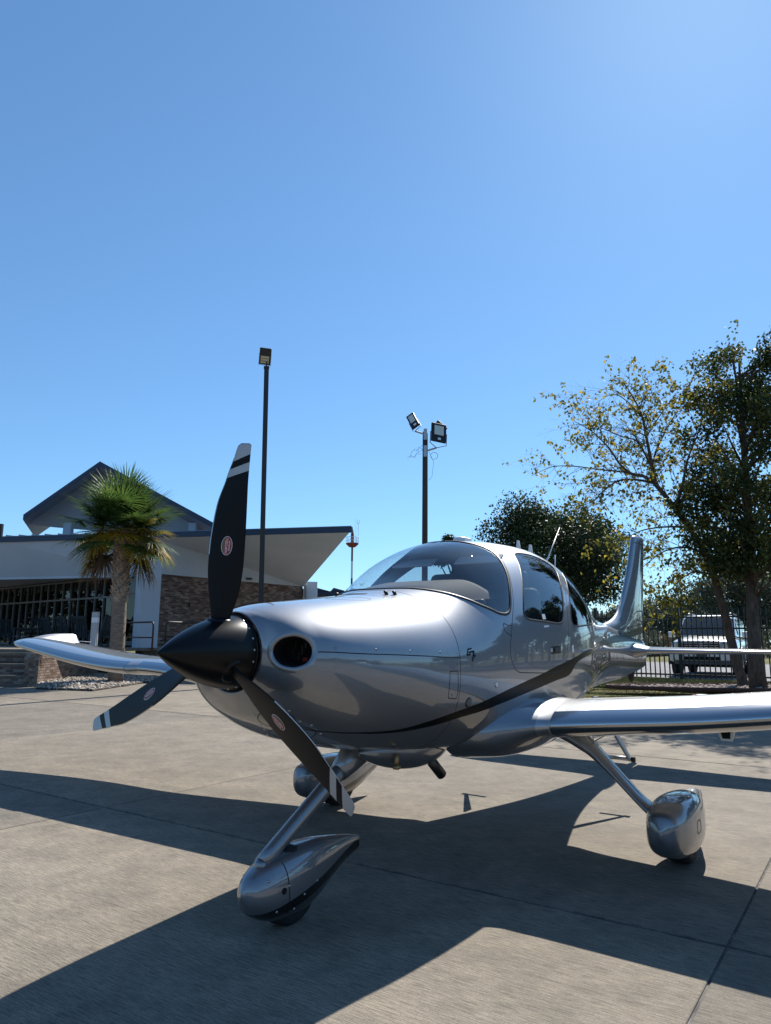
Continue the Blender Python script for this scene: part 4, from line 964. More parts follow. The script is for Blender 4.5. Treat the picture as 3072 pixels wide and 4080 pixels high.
for s in (1, -1):
    V = []
    for y in WY:
        for i, sd in WRING: q = wing_pt(y, i, sd); V.append((q[0], q[1] * s, q[2]))
    n = len(WRING); F = grid_faces(len(WY), n, False); F.append(tuple(range((len(WY) - 1) * n, len(WY) * n)))
    F = F if s < 0 else [tuple(reversed(q)) for q in F]
    fillet_rows = sum(WY < .805); fmats = [0 if (f[0] // n) < fillet_rows - 1 and len(f) == 4 else 1 for f in F]
    wing = ac('wing', V, F, [SILVER, SILVER2], None, True, None, fmats)
    # ice-protection panels along the leading edge, in two lengths with a gap at the drooped cuff
    for y0, y1 in ((.83, 3.27), (3.42, 5.52)):
        ys = np.linspace(y0, y1, 16); k = 7; ring = [(i, 1) for i in range(k, -1, -1)] + [(i, -1) for i in range(1, k + 2)]; V = []
        for y in ys:
            for i, sd in ring:
                q = wing_pt(y, i, sd); c = wing_pt(y, 9, 0 * sd) ; d = q - c; d[1] = 0; d /= np.linalg.norm(d) + 1e-9; q = q + d * .0022; V.append((q[0], q[1] * s, q[2]))
        F = grid_faces(len(ys), len(ring)); ac('ice_protection_panel', V, F if s < 0 else [tuple(reversed(q)) for q in F], LEMET, wing)
    # step strip of non-slip on the wing walk
    V = []; ys = np.linspace(.86, 1.28, 8); ii = range(15, 30)
    for y in ys:
        for i in ii: q = wing_pt(y, i, 1); V.append((q[0], q[1] * s, q[2] + .0015))
    F = grid_faces(len(ys), len(ii)); ac('walkway_grip', V, F if s < 0 else [tuple(reversed(q)) for q in F], mat('grip_strip', (.30, .30, .305), .85), wing)
    # root joint line, aileron and flap hinge lines
    for (ya, ia), (yb, ib) in (((.828, 43), (.828, 0)),):
        V = []; rr = [(i, 1) for i in range(40, -1, -1)] + [(i, -1) for i in range(1, 41)]
        for i, sd in rr:
            for dy in (0, .006): q = wing_pt(.825 + dy, i, sd); V.append((q[0], q[1] * s, q[2] + .0012 * sd))
        F = grid_faces(len(rr), 2); ac('root_joint', V, F if s > 0 else [tuple(reversed(q)) for q in F], mat('root_sealant', (.45, .45, .45), .6), wing)
    for y0, y1, ih in ((.9, 2.95, 33), (3.05, 5.35, 34)):
        V = []; ys = np.linspace(y0, y1, 10)
        for y in ys:
            for d in (0, .006): q = wing_pt(y, ih, 1); V.append((q[0] + d, q[1] * s, q[2] + .001 - d * .08))
        F = grid_faces(10, 2); ac('control_surface_gap', V, F if s < 0 else [tuple(reversed(q)) for q in F], SEAM, wing)
    # fuel filler cap
    q = wing_pt(1.55, 22, 1); mb = MB(); mb.tube([(q[0], q[1] * s, q[2] - .002), (q[0], q[1] * s, q[2] + .003)], [.062, .060], 24); cap_ = acmb('fuel_filler_ring', mb, mat('red_marking', (.30, .02, .02), .5), wing, False)
    mb = MB(); mb.tube([(q[0], q[1] * s, q[2] + .002), (q[0], q[1] * s, q[2] + .008)], [.042, .038], 24); acmb('fuel_filler_cap', mb, STEEL, wing, False)
    # upswept tip fairing with its light and static wick
    V = []; kx = 18
    for i in range(kx):
        t = i / (kx - 1); x = 2.62 + t * .74; h = .012 + .105 * (t**.8) * (1 if t < .90 else max(.0, 1 - ((t - .90) / .10)**2 * .85)); zb = WT(5.70)[1] + .012 + .045 * sin(pi * min(1, t * 1.05)) * (1 - t * .5) - .03
        wd = .085 * (1 - t * .45) + .02
        for yy, zz_ in ((-wd, -.01), (-wd * .72, h * .32), (-wd * .32, h * .75), (0, h + .02), (wd * .25, h * .86), (wd * .55, h * .4), (wd * .7, -.01)):
            V.append((x, (5.735 + yy) * s, zb + zz_))
    F = grid_faces(kx, 7) + [tuple(range((kx - 1) * 7, kx * 7)), tuple(range(6, -1, -1))]
    ac('tip_fairing', V, F if s < 0 else [tuple(reversed(q)) for q in F], SILVER2, wing)
    mb = MB(); mb.tube([(3.36, 5.72 * s, 1.31), (3.52, 5.72 * s, 1.30)], [.005, .002], 6); acmb('static_wick', mb, WHITE, wing)
    mb = MB(); mb.box((2.60, 5.78 * s, 1.292), (.05, .05, .03)); bevel(acmb('position_light', mb, mat('light_lens', (.6, .6, .6), .1), wing, False), .01, 3)
    # camera / vent pod under the wing
    mb = MB(); y = 1.74 * s; z = WT(1.74)[1] - .085; mb.add([(2.52, y - .05, z + .04), (2.52, y + .05, z + .04), (2.74, y + .035, z + .045), (2.74, y - .035, z + .045), (2.545, y - .032, z - .045), (2.545, y + .032, z - .045), (2.68, y + .02, z - .02), (2.68, y - .02, z - .02)], [(0, 1, 2, 3), (4, 7, 6, 5), (0, 4, 5, 1), (1, 5, 6, 2), (2, 6, 7, 3), (3, 7, 4, 0)])
    pod = bevel(acmb('vent_pod', mb, WHITE, wing, False), .006, 2)
    mb = MB(); mb.add([(2.523, y - .026, z + .012), (2.523, y + .026, z + .012), (2.539, y + .02, z - .03), (2.539, y - .02, z - .03)], [(0, 1, 2, 3)]); acmb('vent_mouth', mb, DARK, pod, False)
    # tie-down wire and hinge fairing
    mb = MB(); mb.tube([(2.9, .86 * s, .74), (2.86, .88 * s, .695), (2.82, .97 * s, .745)], .0035, 6); acmb('tie_down_ring', mb, STEEL, wing)
# wing root step blade with lettering, boarding step behind the wing
mb = MB(); V = []; x0, y0, z0 = 2.33, .535, .76
P4 = [(2.20, .50, .795), (2.22, .60, .775), (2.47, .585, .735), (2.50, .46, .75)]
P4 = [tuple(fpt(2.13, 2.36, .085)), tuple(fpt(2.13, 2.36, -.01)), tuple(fpt(2.42, 2.44, -.01)), tuple(fpt(2.38, 2.44, .085))][::1]
P4 = [P4[1], P4[0], P4[3], P4[2]]
mb.add([(x, y, z) for x, y, z in P4] + [(x, y, z - .008) for x, y, z in P4], [(0, 1, 2, 3), (7, 6, 5, 4), (0, 4, 5, 1), (1, 5, 6, 2), (2, 6, 7, 3), (3, 7, 4, 0)])
nsb = acmb('stall_strip_blade', mb, SILVER2, FU['fuselage'], False)
tv, tf = text_mesh('NO STEP', .03, 0, .0005); A4, B4, C4 = Vector(P4[1]), Vector(P4[2]), Vector(P4[0])
ex = (B4 - A4).normalized(); ey = (C4 - A4).normalized(); o4 = (A4 + B4) / 2 + ey * .022
ac('lettering', [(o4 + ex * v[0] + ey * v[1] + Vector((0, 0, .002)))[:] for v in tv], [tuple(f) for f in tf], BLACKG, FU['fuselage'], False)
for s in (1, -1):
    A_, B_ = Vector((4.26, .44 * s, .88)), Vector((4.33, .70 * s, .365)); w0, w1 = Vector((.06, 0, 0)), Vector((.025, 0, 0)); t_ = Vector((0, .011, .004))
    mb = MB(); mb.add([A_ - w0 - t_, A_ + w0 - t_, B_ + w1 - t_, B_ - w1 - t_, A_ - w0 + t_, A_ + w0 + t_, B_ + w1 + t_, B_ - w1 + t_], [(3, 2, 1, 0), (4, 5, 6, 7), (0, 1, 5, 4), (1, 2, 6, 5), (2, 3, 7, 6), (3, 0, 4, 7)]); bevel(acmb('boarding_step_arm', mb, SILVER2, FU['fuselage'], False), .006, 2)
    mb = MB(); mb.tube([(4.33, .50 * s, .385), (4.33, .71 * s, .380)], .017, 12); acmb('boarding_step', mb, SILVER2, FU['fuselage'])
    mb = MB(); mb.tube([(4.33, .705 * s, .38), (4.33, .735 * s, .379)], .023, 12); acmb('step_end_cap', mb, RUBBER, FU['fuselage'])
# ---- exhaust fairing and pipe under the belly
V = []; nx, nv = 30, 24
for i in range(nx):
    t = i / (nx - 1); x = 1.22 + t * .98; r = sin(pi * t)**.7 if t < .62 else sin(pi * t)**.75; r = max(r, .02)
    for j in range(nv): a = 2 * pi * j / nv; V.append((x, .155 + .165 * r * cos(a), .755 - .03 * t + (.118 + .02 * t) * r * sin(a)))
ac('exhaust_fairing', V, [tuple(reversed(q)) for q in grid_faces(nx, nv, True)], SILVER, FU['lower_cowling'])
for s in (1,):
    mb = MB(); A = Vector((1.86, .21 * s, .655)); B = Vector((1.985, .225 * s, .545)); mb.tube([A, B, B - (B - A) * .02, A], [.031, .031, .027, .024], 20); acmb('exhaust_pipe', mb, mat('exhaust_steel', (.09, .085, .08), .45, .9), FU['lower_cowling'])
mb = MB(); mb.tube([(1.40, .28, .74), (1.40, .28, .675)], .012, 8); mb.box((1.40, .28, .672), (.03, .03, .02)); acmb('drain_fitting', mb, mat('brass', (.35, .25, .12), .4, .9), FU['lower_cowling'])
# ---- fin, rudder, tailplane
def slab_fin(name, rows, m, parent=None, nchord=24, thick=None):
    """rows: (z, x_le, x_te, half thickness)"""
    V = []; b = .5 - .5 * np.cos(np.linspace(0, pi, nchord)); yt = np.clip(b, 0, 1)**.5 * (1 - b)**.9 * 2.05
    ring = [(i, 1) for i in range(nchord)] + [(i, -1) for i in range(nchord - 2, 0, -1)]
    T = Table(rows, .4); zs = np.linspace(rows[0][0], rows[-1][0], 240)
    for z in zs:
        xl, xt, h = T(z)
        for i, sd in ring: V.append((xl + (xt - xl) * b[i], sd * yt[i] * h, z))
    n = len(ring); F = grid_faces(len(zs), n, True); F.append(tuple(range((len(zs) - 1) * n, len(zs) * n)))
    return V, F
rows = [(1.30,5.30,7.62,.10),(1.46,5.62,7.65,.085),(1.53,5.95,7.67,.078),(1.58,6.25,7.68,.072),(1.65,6.48,7.70,.068),(1.78,6.67,7.74,.066),(2.0,6.90,7.79,.064),(2.3,7.14,7.86,.066),(2.58,7.33,7.925,.064),(2.66,7.385,7.94,.060),(2.70,7.43,7.945,.050),(2.715,7.50,7.94,.032),(2.722,7.60,7.92,.010)]
V, F = slab_fin('fin', rows, SILVER); fin_m = [1 if (lambda c: (c[0] > 5.6 and abs(c[2] - (1.355 + .09 * (c[0] - 6.0))) < .042) or (c[0] > 6.3 and abs(c[2] - (1.475 + .076 * (c[0] - 6.3))) < .007))(np.mean([V[i] for i in f], 0)) else 0 for f in F]
fin = ac('tail_fin', V, F, [SILVER, BLACKG], None, True, None, fin_m)
for s in (1, -1):   # rudder hinge line and the fairing seam at the tip, on both faces
    V = []
    for z in np.linspace(1.35, 2.62, 20):
        T = Table(rows, .4)(z); x = T[0] + (T[1] - T[0]) * .62; b = .62; h = T[2] * b**.5 * (1 - b)**.9 * 2.05
        V += [(x, s * (h + .0015), z), (x + .007, s * (h + .0012), z)]
    F = grid_faces(20, 2); ac('rudder_gap', V, F if s < 0 else [tuple(reversed(q)) for q in F], SEAM, fin)
    V = []
    for t in np.linspace(.03, .95, 16):
        z = 2.60; T = Table(rows, .4)(z); x = T[0] + (T[1] - T[0]) * t; h = T[2] * t**.5 * (1 - t)**.9 * 2.05
        V += [(x, s * (h + .0015), z), (x, s * (h + .0015), z + .007)]
    F = grid_faces(16, 2); ac('tip_cap_gap', V, F if s > 0 else [tuple(reversed(q)) for q in F], SEAM, fin)
    mb = MB(); mb.tube([(7.94, 0, 2.52), (8.10, .02 * s, 2.50)], .003, 5); acmb('static_wick', mb, WHITE, fin)
    # tailplane
    HT = Table([[.06,6.72,.92,.10],[.30,6.75,.88,.095],[1.0,6.82,.76,.09],[1.80,6.91,.62,.085],[1.93,6.96,.54,.07],[1.97,7.06,.38,.05],[1.985,7.14,.22,.03]], .0)
    ys = np.concatenate([np.linspace(.06, 1.8, 14), np.linspace(1.86, 1.985, 7)]); V = []
    for y in ys:
        xl, ch, th = HT(y)
        for i, sd in WRING: V.append((xl + AB[i] * ch, y * s, 1.243 + sd * AYT[i] * th * ch))
    F = grid_faces(len(ys), len(WRING)); F.append(tuple(range((len(ys) - 1) * len(WRING), len(ys) * len(WRING))))
    hs = ac('horizontal_stabiliser', V, F if s < 0 else [tuple(reversed(q)) for q in F], SILVER2)
    ys2 = np.linspace(.26, 1.9, 12); k = 12; ring = [(i, 1) for i in range(k, -1, -1)] + [(i, -1) for i in range(1, k + 1)]; V = []
    for y in ys2:
        xl, ch, th = HT(y)
        for i, sd in ring: V.append((xl + AB[i] * ch - .002, y * s, 1.243 + sd * (AYT[i] * th * ch + .0015)))
    F = grid_faces(12, len(ring)); ac('ice_protection_panel', V, F if s < 0 else [tuple(reversed(q)) for q in F], LEMET, hs)
    V = []
    for i in range(14):
        a0 = i / 13; r = .05 * (1 - a0)**.6 + .045
        for j in range(16): t = 2 * pi * j / 16; V.append((6.92 + .24 * cos(t) * (1 - .3 * a0), (.07 + a0 * .22) * s, 1.243 + r * sin(t) * (1 - .3 * a0)))
    F = grid_faces(14, 16, True); ac('root_fillet', V, F if s < 0 else [tuple(reversed(q)) for q in F], SILVER, hs)
mb = MB(); mb.tube([(6.98, 0, .99), (6.99, 0, .92), (7.0, 0, .865)], [.05, .038, .012], 10); bevel(acmb('tail_skid', mb, BLKMET, FU['fuselage'], False), .006, 2)
# ---- roof and tail antennas
def fin_ant(name, u, h, ch, sweep, m, v=0.0, th=.007):
    X = FS(u, v); V = []
    for z, c, dx in ((-.01, ch, 0), (h, ch * .55, sweep)):
        for a, b in ((0, 0), (.3, th), (1, 0), (.3, -th)): V.append((X[0] + dx + a * c, X[1] + b, X[2] + z))
    ac(name, V, [(0, 1, 5, 4), (1, 2, 6, 5), (2, 3, 7, 6), (3, 0, 4, 7), (4, 5, 6, 7)], m, FU['fuselage'], False)
X = FS(2.72, .0); mb = MB(); mb.add(*(lambda P: ([(X[0] + x * 1.0, y, X[2] - .006) for x, y, _ in P] + [(X[0] + x * .93, y * .9, X[2] + .022) for x, y, _ in P] + [(X[0] + x * .8, y * .75, X[2] + .028) for x, y, _ in P], [(i, (i + 1) % len(P), len(P) + (i + 1) % len(P), len(P) + i) for i in range(len(P))] + [(len(P) + i, len(P) + (i + 1) % len(P), 2 * len(P) + (i + 1) % len(P), 2 * len(P) + i) for i in range(len(P))] + [tuple(range(2 * len(P), 3 * len(P)))]))(rrect(.19, .10, .045)[0])); acmb('satellite_antenna', mb, WHITE, FU['fuselage'], False)
fin_ant('blade_antenna', 3.30, .065, .10, .02, WHITE, .22)
fin_ant('blade_antenna', 3.52, .075, .11, .03, WHITE, .24)
Xa = Vector(FS(4.0, .18)); mb = MB(); mb.tube([Xa - Vector((0, 0, .02)), Xa + Vector((.44, .0, .42))], [.007, .003], 8); acmb('whip_antenna', mb, WHITE, FU['fuselage'])
Xa = Vector(FS(4.45, .10)); mb = MB(); mb.tube([Xa - Vector((0, 0, .02)), Xa + Vector((.02, 0, .30))], [.006, .005], 8); acmb('whip_antenna', mb, WHITE, FU['fuselage'])
Xa = Vector(FS(4.1, .95)); mb = MB(); mb.tube([Xa, Xa + Vector((.03, .03, .05)), Xa + Vector((.09, .02, .03)), Xa + Vector((.08, -.01, -.01))], .004, 6); acmb('towel_rail_antenna', mb, BLKMET, FU['fuselage'])
# ---- cabin: glareshield, panel, seats, floor, visor
V = []; nx, ny = 14, 31
for i in range(nx):
    t = i / (nx - 1)
    for j in range(ny):
        q = -1 + 2 * j / (ny - 1); hw_ = .38 + .14 * t; y = q * hw_
        x = 1.60 + .12 * abs(q)**2.2 * 1.9 + t * (.54 - .10 * abs(q)**2); edge = max(0, (abs(q) - .55) / .45)
        z = 1.638 + .105 * t**.75 - .13 * edge**1.8 * (.55 + .45 * t) - (.0 if t < .93 else .05 * (t - .93) / .07)
        V.append((x, y, z))
ac('glareshield', V, [tuple(reversed(f)) for f in grid_faces(nx, ny)], GLARE)
mb = MB(); mb.box((2.0, 0, 1.40), (.05, 1.06, .40)); bevel(acmb('instrument_panel', mb, SEATM, None, False), .02, 2)
mb = MB(); mb.box((2.8, 0, .98), (1.7, .92, .04)); acmb('cabin_floor', mb, LINER, None, False)
for s in (1, -1):
    for x in (2.75, 3.55):
        mb = MB(); R = Euler((0, radians(14), 0)).to_matrix(); mb.box((x + .10, .28 * s, 1.42), (.14, .46, .62), R); mb.box((x - .18, .28 * s, 1.14), (.52, .46, .14)); mb.box((x + .20, .28 * s, 1.78), (.10, .26, .17), R); bevel(acmb('seat', mb, SEATM, None, False), .05, 3)
    mb = MB(); mb.box((2.46, .26 * s, 1.90), (.015, .34, .11), Euler((0, radians(58), 0)).to_matrix()); bevel(acmb('sun_visor', mb, mat('visor_grey', (.35, .35, .36), .6), None, False), .006, 2)
# ------------------------------------------------------------------ porch furniture, rails, lamp bollard
RAILM = BLKMET
def handrail(a, b_, z0, label, hook):
    """two-rail black pipe handrail from a to b_ with one rounded end post at b_ (or a)"""
    a, b_ = Vector(a), Vector(b_); e = empty('handrail', (a.x, a.y, z0)); tag(e, label, 'handrail'); d = (b_ - a); d.z = 0; L = d.length; d.normalize()
    def q(s_, z): return (d.x * s_, d.y * s_, z)
    H = .92; r = .028; mb = MB(); p = [q(0, H)]
    for t in np.linspace(0, pi / 2, 6): p.append(q(L - .12 + .12 * sin(t), H - .12 + .12 * cos(t)))
    p.append(q(L, 0)); mb.tube(p, r, 8); mb.build('top_rail', RAILM, e, True)
    mb = MB(); mb.tube([q(0, .46), q(L, .46)], r * .8, 8); mb.build('mid_rail', RAILM, e, True)
    mb = MB(); mb.tube([q(0, H), q(0, 0)], r, 8); mb.build('post', RAILM, e, True)
    return e
ra = at((607, 2560), 21.6)
handrail((at((470, 2560), 23.2).x, 23.2, 0), (ra.x, 21.6, 0), ZP - .10, 'black pipe handrail between the palm trunk and the white column', 1)
rb = at((658, 2560), 23.4)
handrail((at((812, 2560), 24.6).x, 24.6, 0), (rb.x, 23.4, 0), ZP - .06, 'black pipe handrail before the brick wall', 1)
bc = at((378, 2500), 21.2); bol = empty('bollard_light', (bc.x, bc.y, ZP - .12)); tag(bol, 'square grey bollard light with a pale lens band beside the porch', 'bollard light')
mb = MB(); mb.box((0, 0, .45), (.17, .17, .90)); bevel(mb.build('post', mat('bollard_grey', (.42, .42, .43), .5), bol), .012, 2)
mb = MB(); mb.box((0, 0, .975), (.165, .165, .15)); mb.build('lens', mat('bollard_lens', (.75, .76, .78), .3), bol)
mb = MB(); mb.box((0, 0, 1.13), (.17, .17, .16)); bevel(mb.build('cap', MATS['bollard_grey'], bol), .012, 2)
CHM = mat('dark_painted_wood', (.030, .036, .042), .55)
def rocking_chair():
    e = empty('rocking_chair'); W_ = .56
    for s in (-1, 1):
        mb = MB(); mb.tube([(s * W_ / 2, -.42 + k * .92 / 10, .035 + .10 * ((k - 5) / 5)**2) for k in range(11)], .02, 6); mb.build('rocker', CHM, e)
        mb = MB(); mb.box((s * W_ / 2, -.20, .31), (.045, .045, .52)); mb.build('leg', CHM, e)
        mb = MB(); R = Euler((radians(-17), 0, 0)).to_matrix(); mb.box((s * W_ / 2, .33, .62), (.04, .05, 1.16), R); mb.build('back_post', CHM, e)
        mb = MB(); mb.box((s * (W_ / 2 + .01), .0, .60), (.09, .56, .025)); mb.build('arm_rest', CHM, e)
    for k in range(6): mb = MB(); mb.box((0, -.20 + k * .085, .40 - k * .008), (W_ - .02, .068, .02)); mb.build('seat_slat', CHM, e)
    R = Euler((radians(-17), 0, 0)).to_matrix()
    for k in range(6): mb = MB(); mb.box((-.20 + k * .08, .35, .74), (.055, .018, .72), R); mb.build('back_slat', CHM, e)
    for z, y in ((1.10, .475), (.50, .275)): mb = MB(); mb.box((0, y, z), (W_, .03, .10), R); mb.build('back_rail', CHM, e)
    mb = MB(); mb.box((0, -.21, .22), (W_, .03, .05)); mb.build('stretcher', CHM, e)
    return e
ch0 = rocking_chair()
chairs = [((20, 2500), 30.2, 200, 'dark wooden rocking chair by the far end of the storefront'), ((217, 2500), 27.4, 150, 'dark wooden rocking chair beside the small porch table, turned from the glass'), ((142, 2500), 28.6, 215, 'dark wooden rocking chair at the far side of the small porch table'),
          ((272, 2500), 26.4, 160, 'dark wooden rocking chair with its slatted back turned to the apron'), ((335, 2500), 25.4, 175, 'dark wooden rocking chair standing before the bollard light'), ((398, 2500), 24.6, 250, 'dark wooden rocking chair beside the entrance door, seen edge-on')]
for i, (p, Y, rz, lb) in enumerate(chairs):
    o = ch0 if i == 0 else copy_tree(ch0); c = at(p, Y * 1.09); o.location = (c.x, c.y, ZP); o.rotation_euler = (0, 0, radians(rz)); tag(o, lb, 'rocking chair', 'rocking chairs on the porch')
c = at((118, 2500), 30.3); tb = empty('porch_table', (c.x, c.y, ZP)); tag(tb, 'small dark slatted table among the rocking chairs', 'table')
for k in range(6): mb = MB(); mb.box((-.5 + k * .2, 0, .72), (.18, .62, .03)); mb.build('table_slat', CHM, tb)
for x in (-.5, .5):
    for y in (-.25, .25): mb = MB(); mb.box((x, y, .35), (.06, .06, .70)); mb.build('leg', CHM, tb)
mb = MB(); mb.box((0, 0, .66), (1.05, .04, .08)); mb.build('apron_rail', CHM, tb)
# rain chain hanging from the canopy beside the palm
rc = at((498, 2400), 27.0); chn = empty('rain_chain', (rc.x, rc.y, ZP)); tag(chn, 'pale metal rain chain hanging from the canopy beside the palm trunk', 'chain')
lk = None
for k in range(34):
    if lk is None:
        mb = MB(); mb.tube([(.030 * cos(t), 0, .050 * sin(t)) for t in np.linspace(0, 2 * pi, 11)], .009, 5); lk = mb.build('chain_link', mat('galvanised_link', (.5, .5, .5), .4, .7), chn, True); o = lk
    else: o = lk.copy(); COL.objects.link(o)
    o.location = (0, 0, .06 + k * .088); o.rotation_euler = (0, 0, pi / 2 * (k % 2) + .4)
# ------------------------------------------------------------------ light poles and beacon
STL = mat('bronze_pole', (.030, .030, .032), .5, .2)
pt = at((1062, 1466), 22.0); pole = empty('light_pole', (at((1040, 2500), 22).x, 22.0, 0)); tag(pole, 'tall square dark steel light pole with one flat lamp before the terminal', 'light pole')
H = pt.z; dxp = math.atan2(pt.x - pole.location.x, H); pole.rotation_euler = (0, dxp, radians(0))
mb = MB(); mb.box((0, 0, H / 2), (.148, .148, H), Matrix.Rotation(radians(12), 3, 'Z')); mb.build('shaft', STL, pole)
mb = MB(); mb.box((0, 0, H + .01), (.175, .175, .05), Matrix.Rotation(radians(12), 3, 'Z')); mb.build('cap', STL, pole)
mb = MB(); mb.tube([(0, 0, H), (0, 0, H + .20)], .028, 8); mb.build('tenon', STL, pole)
Rl = Euler((radians(-58), radians(6), radians(6)), 'XYZ').to_matrix()
hc = Vector((-.05, 0, H + .40)); mb = MB(); mb.box(hc, (.38, .54, .07), Rl); hd = bevel(mb.build('lamp_head', STL, pole), .02, 2)
LENS = mat('lamp_lens', (.55, .45, .28), .3)
for k in range(3): mb = MB(); mb.box(hc + Rl @ Vector((0, .02 + .085 * k, -.042)), (.27, .07, .02), Rl); mb.build('led_panel', LENS, hd)
mb = MB()
for k in range(12): mb.box(hc + Rl @ Vector((-.19 + k * .0345, .28, -.02)), (.012, .02, .06), Rl)
for s in (-1, 1):
    for k in range(8): mb.box(hc + Rl @ Vector((s * .195, .27 - k * .05, -.02)), (.02, .012, .06), Rl)
mb.build('heat_fins', STL, hd)
WOOD = mat('weathered_pole_wood', (.055, .042, .032), .9); b = NB(WOOD); n1 = b.noise(b.pos((30, 30, .8)), 1, 4, .7); b.col(b.ramp(n1.outputs[0], [(.3, (.030, .024, .019)), (.7, (.085, .066, .052))])); b.bump(n1.outputs[0], .5, .02)
wp = at((1696, 1722), 33.0); wb = at((1690, 2400), 33.0); wood = empty('floodlight_pole', (wb.x, 33.0, 0)); tag(wood, 'round wooden utility pole carrying three black floodlights', 'light pole')
HW2 = wp.z; wood.rotation_euler = (0, math.atan2(wp.x - wb.x, HW2) * .8, 0)
mb = MB(); mb.tube([(0, 0, 0), (0, 0, HW2 * .5), (0, 0, HW2 - .35), (0, 0, HW2)], [.15, .135, .125, .115], 14); mb.build('shaft', WOOD, wood, True)
mb = MB(); mb.tube([(0, 0, HW2 - .32), (0, 0, HW2 + .01)], .122, 14); mb.build('pole_cap', BLKMET, wood, True)
GALV = mat('galvanised_bracket', (.45, .45, .46), .45, .8)
def flood(c, size, eul, side, arm):
    mb = MB(); mb.tube([(0, -.1, arm[2] - .12), arm], .045, 8); mb.box((0, -.13, arm[2] - .12), (.16, .06, .55)); mb.build('bracket', GALV, wood)
    R = Euler(tuple(radians(q) for q in eul)).to_matrix(); mb = MB(); mb.box(c, (size[0], .13, size[1]), R); h = bevel(mb.build('floodlight', BLKMET, wood), .03, 2)
    mb = MB(); mb.box(Vector(c) + R @ Vector((0, -.07, .10)), (size[0] * .62, .015, size[1] * .52), R); mb.build('lens', mat('flood_lens', (.62, .60, .52), .35), h)
    mb = MB(); mb.box(Vector(c) + R @ Vector((.02, -.07, -size[1] * .38)), (.14, .012, .12), R); mb.build('rating_label', WHITE, h)
    mb = MB()
    for s in (-1, 1): mb.tube([Vector(c) + R @ Vector((s * size[0] * .54, 0, 0)), Vector(c) + R @ Vector((s * size[0] * .54, .02, -size[1] * .62)), Vector(arm)], .018, 6)
    mb.build('yoke', BLKMET, h)
flood(Vector((-.60, -.25, HW2 + .48)), (.42, .98), (-25, -32, -22), -1, (-.50, -.22, HW2 - .02))
flood(Vector((.62, -.32, HW2 - .12)), (.74, 1.08), (-22, 8, 12), 1, (.52, -.30, HW2 - .85))
R = Euler((radians(-40), radians(30), radians(120))).to_matrix(); mb = MB(); mb.box((.76, .30, HW2 + .36), (.4, .12, .62), R); bevel(mb.build('floodlight', BLKMET, wood), .03, 2)
mb = MB()
for k in range(4):
    r = random.Random(k); p = [Vector((-.16, -.14, HW2 - .75 - .12 * k))]
    for j in range(7): p.append(p[-1] + Vector((r.uniform(-.22, .05), 0, r.uniform(-.2, .14))))
    mb.tube(p, .008, 4)
mb.tube([Vector((.42 + .17 * sin(t), -.14, HW2 - 1.2 + .17 * cos(t))) for t in np.linspace(0, 12, 30)], .009, 4)
mb.tube([(.17, -.14, HW2 - 1.0), (.40, -.14, HW2 - 1.5), (.32, -.14, HW2 - 2.2), (.17, -.14, HW2 - 2.4)], .009, 4)
mb.build('loose_wiring', BLKMET, wood)
# red and white beacon tower far behind
bt = at((1417, 2075), 115); bcn = empty('beacon_tower', (bt.x - .5, 115, 0)); tag(bcn, 'distant red and white beacon mast with a railed platform', 'beacon tower')
HB = at((1418, 2168), 115).z; RED = mat('beacon_red', (.20, .04, .03), .6)
segs = 6
for k in range(segs): mb = MB(); mb.tube([(0, 0, HB * k / segs), (0, 0, HB * (k + 1) / segs)], .16, 8); mb.build('mast_section', RED if k % 2 else WHITE, bcn)
mb = MB(); mb.tube([(0, 0, HB - .5), (0, 0, HB), (0, 0, HB + .15)], [.5, 1.05, 1.05], 12); mb.build('platform', RED, bcn)
mb = MB()
for z in (HB + .6, HB + 1.1): mb.tube([(cos(t), sin(t), z) for t in np.linspace(0, 2 * pi, 13)], .04, 4)
for t in np.linspace(0, 2 * pi, 9)[:-1]: mb.tube([(cos(t), sin(t), HB), (cos(t), sin(t), HB + 1.15)], .03, 4)
mb.build('platform_rail', WHITE, bcn)
mb = MB(); mb.tube([(0, 0, HB), (0, 0, HB + 1.7)], .26, 8); mb.tube([(0, 0, HB + 1.7), (0, 0, HB + 2.1)], .2, 8); mb.build('beacon_lamp', RED, bcn)
mb = MB(); mb.tube([(0, 0, HB + 2.05), (0, 0, HB + 2.35)], .16, 8); mb.build('green_lens', mat('beacon_green', (.02, .22, .10), .3), bcn)
mb = MB(); mb.tube([(.55, 0, HB), (.55, 0, HB + 4.2)], .03, 4); mb.tube([(.95, 0, HB), (.95, 0, HB + 3.4)], .05, 4); mb.tube([(.8, 0, HB + 3.4), (.8, 0, HB + 4.0)], .04, 4); mb.tube([(1.1, 0, HB + 3.4), (1.1, 0, HB + 4.0)], .04, 4); mb.tube([(.8, 0, HB + 3.4), (1.1, 0, HB + 3.4)], .04, 4); mb.build('whip_aerials', WHITE, bcn)
